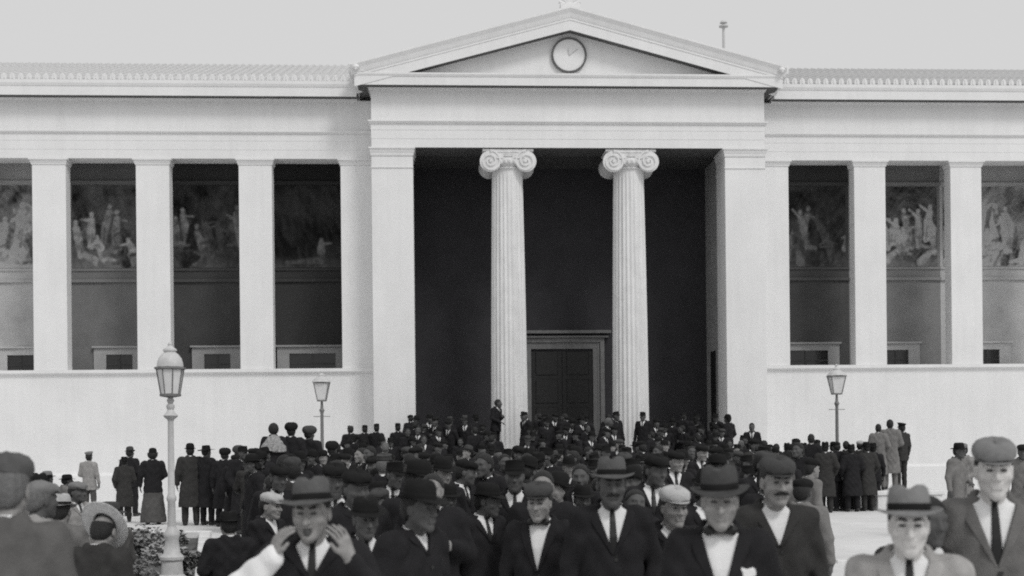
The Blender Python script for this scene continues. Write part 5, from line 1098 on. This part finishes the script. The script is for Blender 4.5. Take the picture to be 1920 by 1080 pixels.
(-2.94,-3.02,0.45,1.861,'overcoat_b','fedora','black',60,'man in black overcoat, brimmed felt hat, on steps left of left column, fourth from left','people standing on the portico steps'),
(-1.53,-3.10,0.45,1.841,'overcoat_c','fedora','black',27,'man in black overcoat, brimmed felt hat, on steps before left column','people standing on the portico steps'),
(-5.62,-2.86,0.45,1.687,'overcoat','fedora','black',19,'man in black overcoat, brimmed felt hat, on steps below left pier, right of two','people standing on the portico steps'),
(3.29,-3.34,0.30,1.818,'overcoat','bare','black',209,'man in black overcoat, bare head, on steps right of right column, third from left','people standing on the portico steps'),
(-0.25,-3.02,0.45,1.843,'overcoat','fedora','black',-77,'man in black overcoat, brimmed felt hat, on steps between columns, right of two','people standing on the portico steps'),
(0.19,-3.01,0.45,1.820,'jacket_e','fedora','black',17,'man in black suit, brimmed felt hat, on steps between columns, third from left','people standing on the portico steps'),
(2.40,-3.14,0.30,1.640,'overcoat_c','bare','black',39,'man in black overcoat, bare head, on steps right of right column, first from left','people standing on the portico steps'),
(2.02,-3.05,0.45,1.777,'jacket_e','bare','black',202,'man in black suit, bare head, on steps before right column, right of two','people standing on the portico steps'),
(-2.60,-2.77,0.45,1.810,'overcoat_b','kepi','black',191,'man in black overcoat, small round cap, on steps before left column','people standing on the portico steps'),
(-3.57,-2.70,0.45,1.632,'overcoat_c','bare','black',19,'man in black overcoat, bare head, on steps left of left column','people standing on the portico steps'),
(-4.80,-2.58,0.60,1.838,'jacket_f','bare','black',-16,'man in black suit, bare head, on steps left of left column, first from left','people standing on the portico steps'),
(-6.62,-2.45,0.60,1.630,'overcoat','fedora','black',154,'man in black overcoat, brimmed felt hat, on steps below left pier, left of two','people standing on the portico steps'),
(-4.25,-2.58,0.60,1.844,'jacket_f','fedora','black',30,'man in black suit, brimmed felt hat, on steps left of left column, third from left','people standing on the portico steps'),
(-0.65,-2.79,0.45,1.827,'overcoat','flat','black',-66,'man in black overcoat, dark flat cap, on steps between columns','people standing on the portico steps'),
(3.87,-3.05,0.45,1.744,'overcoat_b','fedora','black',-16,'man in black overcoat, brimmed felt hat, on steps right of right column, third from left','people standing on the portico steps'),
(-3.13,-2.62,0.60,1.814,'jacket_e','bare','black',185,'man in black suit, bare head, on steps left of left column, third from left','people standing on the portico steps'),
(0.61,-2.83,0.45,1.883,'jacket_e','flat','black',45,'man in black suit, dark flat cap, on steps between columns, fourth from left','people standing on the portico steps'),
(-1.53,-2.62,0.60,1.827,'jacket_c','kepi','black',3,'man in black suit, small round cap, on steps before left column','people standing on the portico steps'),
(3.17,-2.87,0.45,1.638,'overcoat_c','fedora','black',-14,'man in black overcoat, brimmed felt hat, on steps right of right column, first from left','people standing on the portico steps'),
(-5.09,-2.36,0.60,1.788,'overcoat_b','bare','black',24,'man in black overcoat, bare head, on steps below left pier','people standing on the portico steps'),
(-1.11,-2.58,0.60,1.599,'overcoat_b','fedora','black',198,'man in black overcoat, brimmed felt hat, on steps between columns, left of two','people standing on the portico steps'),
(0.90,-2.59,0.60,1.793,'jacket_c','flat','black',25,'man in black suit, dark flat cap, on steps before right column','people standing on the portico steps'),
(4.15,-2.54,0.60,1.677,'jacket_f','flat','black',-16,'man in black suit, dark flat cap, on steps right of right column, right of two','people standing on the portico steps'),
(2.32,-2.42,0.60,1.753,'jacket_c','fedora','black',44,'man in black suit, brimmed felt hat, on steps right of right column, first from left','people standing on the portico steps'),
(0.20,-2.27,0.75,1.696,'overcoat','bare','black',43,'man in black overcoat, bare head, on steps between columns, right of two','people standing on the portico steps'),
(-3.85,-1.99,0.75,1.882,'jacket_e','flat','black',-36,'man in black suit, dark flat cap, on steps left of left column, third from left','people standing on the portico steps'),
(3.47,-2.40,0.60,1.823,'overcoat','kepi','black',54,'man in black overcoat, small round cap, on steps right of right column','people standing on the portico steps'),
(-4.28,-1.88,0.90,1.811,'jacket_c','flat','black',-51,'man in black suit, dark flat cap, on steps left of left column, second from left','people standing on the portico steps'),
(0.78,-2.12,0.75,1.899,'jacket_e','bare','black',51,'man in black suit, bare head, on steps between columns, right of two','people standing on the portico steps'),
(-1.34,-1.96,0.75,1.697,'jacket_e','kepi','black',-12,'man in black suit, small round cap, on steps between columns, left of two','people standing on the portico steps'),
(-2.90,-1.84,0.90,1.583,'jacket_e','flat','black',140,'man in black suit, dark flat cap, on steps left of left column, fourth from left','people standing on the portico steps'),
(3.95,-2.23,0.75,1.676,'jacket','fedora','black',37,'man in black suit, brimmed felt hat, on steps right of right column, third from left','people standing on the portico steps'),
(-4.65,-1.69,0.90,1.631,'overcoat_c','fedora','black',160,'man in black overcoat, brimmed felt hat, on steps left of left column, first from left','people standing on the portico steps'),
(-3.37,-1.76,0.90,1.894,'jacket','fedora','black',-17,'man in black suit, brimmed felt hat, on steps left of left column, fourth from left','people standing on the portico steps'),
(3.07,-2.13,0.75,1.648,'overcoat_c','bare','black',-61,'man in black overcoat, bare head, on steps right of right column, second from left','people standing on the portico steps'),
(-0.99,-1.89,0.90,1.767,'overcoat','kepi','black',26,'man in black overcoat, small round cap, on steps between columns','people standing on the portico steps'),
(-0.46,-1.91,0.75,1.652,'jacket_e','flat','black',9,'man in black suit, dark flat cap, on steps between columns, third from left','people standing on the portico steps'),
(0.05,-1.85,0.90,1.841,'jacket_c','fedora','black',47,'man in black suit, brimmed felt hat, on steps between columns, first from left','people standing on the portico steps'),
(2.54,-1.99,0.75,1.735,'jacket_f','fedora','black',-2,'man in black suit, brimmed felt hat, on steps right of right column, second from left','people standing on the portico steps'),
(-4.89,-1.29,1.05,1.751,'jacket_f','fedora','black',-6,'man in black suit, brimmed felt hat, on steps left of left column, second from left','people standing on the portico steps'),
(-0.19,-1.55,0.90,1.754,'jacket_e','bowler','black',-32,'man in black suit, black bowler hat, on steps between columns','people standing on the portico steps'),
(3.55,-1.75,0.90,1.773,'overcoat_b','fedora','black',175,'man in black overcoat, brimmed felt hat, on steps right of right column, second from left','people standing on the portico steps'),
(-3.83,-1.30,1.05,1.711,'overcoat_c','fedora','black',55,'man in black overcoat, brimmed felt hat, on steps left of left column, second from left','people standing on the portico steps'),
(-4.50,-1.24,1.05,1.809,'jacket_e','bowler','black',8,'man in black suit, black bowler hat, on steps left of left column','people standing on the portico steps'),
(4.11,-1.75,0.90,1.611,'overcoat_c','bowler','black',14,'man in black overcoat, black bowler hat, on steps right of right column, second from left','people standing on the portico steps'),
(2.88,-1.60,0.90,1.749,'overcoat','bowler','black',156,'man in black overcoat, black bowler hat, on steps right of right column, first from left','people standing on the portico steps'),
(-3.07,-1.22,1.05,1.788,'overcoat_b','fedora','black',204,'man in black overcoat, brimmed felt hat, on steps left of left column, third from left','people standing on the portico steps'),
(2.39,-1.53,0.90,1.740,'jacket_c','bowler','black',10,'man in black suit, black bowler hat, on steps right of right column, left of two','people standing on the portico steps'),
(4.56,-1.49,1.05,1.696,'jacket_f','bowler','black',227,'man in black suit, black bowler hat, on steps right of right column, right of two','people standing on the portico steps'),
(-0.34,-1.19,1.05,1.759,'jacket_e','bare','black',213,'man in black suit, bare head, on steps between columns, left of two','people standing on the portico steps'),
(-0.93,-1.13,1.05,1.746,'jacket_e','kepi','black',104,'man in black suit, small round cap, on steps between columns, right of two','people standing on the portico steps'),
(0.26,-1.16,1.05,1.745,'overcoat_c','bowler','black',191,'man in black overcoat, black bowler hat, on steps between columns','people standing on the portico steps'),
(1.04,-0.88,1.20,1.586,'jacket_f','bare','black',172,'man in black suit, bare head, on steps before right column, left of two','people standing on the portico steps'),
(-0.64,-0.77,1.20,1.615,'jacket_e','flat','black',-3,'man in black suit, dark flat cap, on steps between columns, second from left','people standing on the portico steps'),
(-5.04,-0.48,1.20,1.614,'jacket_e','flat','black',181,'man in black suit, dark flat cap, on steps left of left column, first from left','people standing on the portico steps'),
(-1.16,-0.67,1.20,1.629,'overcoat_b','bare','black',242,'man in black overcoat, bare head, on steps between columns, left of two','people standing on the portico steps'),
(4.33,-0.96,1.20,1.584,'jacket_e','fedora','black',-53,'man in black suit, brimmed felt hat, on steps right of right column, fourth from left','people standing on the portico steps'),
(0.33,-0.65,1.20,1.660,'jacket','fedora','black',-15,'man in black suit, brimmed felt hat, on steps between columns, second from left','people standing on the portico steps'),
(3.33,-0.72,1.20,1.606,'jacket_c','flat','black',136,'man in black suit, dark flat cap, on steps right of right column, left of two','people standing on the portico steps'),
(3.71,-0.68,1.20,1.590,'jacket_c','kepi','black',34,'man in black suit, small round cap, on steps right of right column','people standing on the portico steps'),
]

rc = random.Random(5)
for x, y, z, h, t, hat, coat, rz, label, group in CROWD:
    hm_ = {'flat_light': 'felt_pale'}.get(hat) or rc.choice(['felt_black'] * 18 + ['felt_charcoal'] * 2)
    if coat in ('pale', 'light'): hm_ = 'felt_mid'
    if 'wide hat' in label and coat == 'pale': hm_ = 'felt_mid'
    lg = {'light': 'grey', 'pale': 'midgrey'}.get(coat)
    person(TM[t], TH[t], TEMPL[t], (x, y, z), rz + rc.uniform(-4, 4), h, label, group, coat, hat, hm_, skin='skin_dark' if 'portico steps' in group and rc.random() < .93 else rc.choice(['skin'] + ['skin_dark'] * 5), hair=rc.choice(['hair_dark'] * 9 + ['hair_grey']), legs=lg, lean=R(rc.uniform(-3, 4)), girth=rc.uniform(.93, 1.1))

# foreground figures, each its own pose
FG = 'figures in the front rows'
FIG = [
 ((-6.156, -34.279), 1.955, 196, 'flat', 'coat_grey', 'felt_grey', 'skin', 'blurred grey-coated man in cap cut off at the left edge, seen from behind', dict(arms=('side', 'side'), yaw=-.25, hat_pitch=.12)),
 ((-7.366, -29.299), 1.617, 175, 'fedora', 'suit_mid', 'felt_pale', 'skin', 'short person in pale banded hat behind the left-edge man', dict(arms=('side', 'side'), kind='jacket')),
 ((-6.538, -31.251), 1.566, 165, 'wide', 'charcoal', 'straw', 'skin', 'child in upturned pale straw hat and dark coat at lower left', dict(arms=('side', 'side'), hat_pitch=.75, pitch=.3)),
 ((-6.051, -28.876), 1.433, 200, 'fedora', 'black', 'felt_black', 'skin', 'dark boy in hat with bare hand beside the bed kerb', dict(arms=('front', 'front'))),
 ((-5.796, -28.390), 1.548, 55, 'flat_light', 'black', 'felt_pale', 'skin', 'boy in pale flat cap facing right left of shouting man', dict(arms=('side', 'side'), face=True)),
 ((-4.844, -33.956), 1.859, -8, 'fedora', 'black', 'felt_grey', 'skin', 'shouting man in felt hat cupping both hands to his mouth', dict(brim=.155, arms=('cup_low', 'cup'), face=True, shout=True, sleeve=-1, tie='long', yaw=-.1, hat_pitch=-.12, hat_roll=-.05, v=1.30)),
 ((-4.400, -32.780), 1.805, 48, 'fedora', 'black', 'felt_black', 'skin_dark', 'man in broad black hat turned right between shouting man and left column', dict(arms=('pocket', 'side'), face=True, brim=.158, hat_roll=.06, kind='overcoat', v=1.34, vw=.05)),
 ((-4.737, -31.758), 1.671, 15, 'fedora', 'black', 'felt_black', 'skin_dark', 'dark hatted man with raised arm right behind shouting man', dict(arms=('side', 'pocket'), face=True)),
 ((-3.579, -31.526), 1.718, -14, 'flat', 'black', 'felt_charcoal', 'skin', 'man in dark flat cap and bow tie with white shirt front', dict(arms=('side', 'side'), face=True, tie='bow', v=1.14, vw=.07)),
 ((-3.196, -32.149), 1.915, 6, 'fedora', 'black', 'felt_grey', 'skin_dark', 'tall man in round grey hat with dark face and long tie', dict(arms=('side', 'pocket'), face=True, tie='long', v=1.20, vw=.085, hat_pitch=-.10, moustache=True)),
 ((-2.793, -31.973), 1.696, 18, 'flat_light', 'black', 'felt_pale', 'skin', 'boy in pale flat cap with loose white collar in front row', dict(arms=('side', 'side'), face=True, v=1.32, vw=.08, yaw=.12)),
 ((-2.925, -33.969), 1.891, 2, 'fedora', 'black', 'felt_charcoal', 'skin', 'man in dark fedora and bow tie with white pocket handkerchief', dict(arms=('side', 'side'), face=True, tie='bow', v=1.16, vw=.08, handkerchief=True, hat_roll=-.04)),
 ((-2.325, -32.702), 1.889, 14, 'flat', 'charcoal', 'felt_charcoal', 'skin', 'moustached man in flat cap and open white collar', dict(arms=('side', 'side'), face=True, moustache=True, v=1.26, vw=.075, yaw=.08)),
 ((-2.322, -34.806), 1.820, 3, 'fedora', 'suit_pale', 'felt_mid', 'skin_pale', 'boy in pale suit, tie and brimmed hat at lower right', dict(arms=('side', 'side'), face=True, tie='long', v=1.20, vw=.075, hat_pitch=-.12)),
 ((-1.495, -33.752), 1.979, 8, 'flat', 'suit_mid', 'felt_mid', 'skin_pale', 'tall blurred man in cap and grey suit at the right edge', dict(arms=('side', 'side'), face=True, tie='long', v=1.18, vw=.09, hat_pitch=.04)),
]
for i, ((x, y), top, rz, hat, coat, hm_, skin, label, sp) in enumerate(FIG):
    sp['ph'] = i * .77; sp['fold'] = .0065; sp.setdefault('pitch', .07); sp['fw'] = (1.0, .95, 1.05, .97, 1.0, 1.04, .96)[i % 7]; sp['nose'] = (.0, .004, -.003, .006)[i % 4]; sp.setdefault('tie', 'long' if i % 2 else None)
    ms = make_figure(sp, .0058, .011, .024); hs = {hat: hat_mesh(hat, sp)}
    person(ms, hs, sp, (x, y, 0.0), rz + (math.degrees(math.atan2(-4.268 - x, 40 + y)) if abs(rz) < 60 else 0), top, label, FG, coat, hat, hm_, skin=skin, hair='hair_grey' if i in (0,) else 'hair_dark')
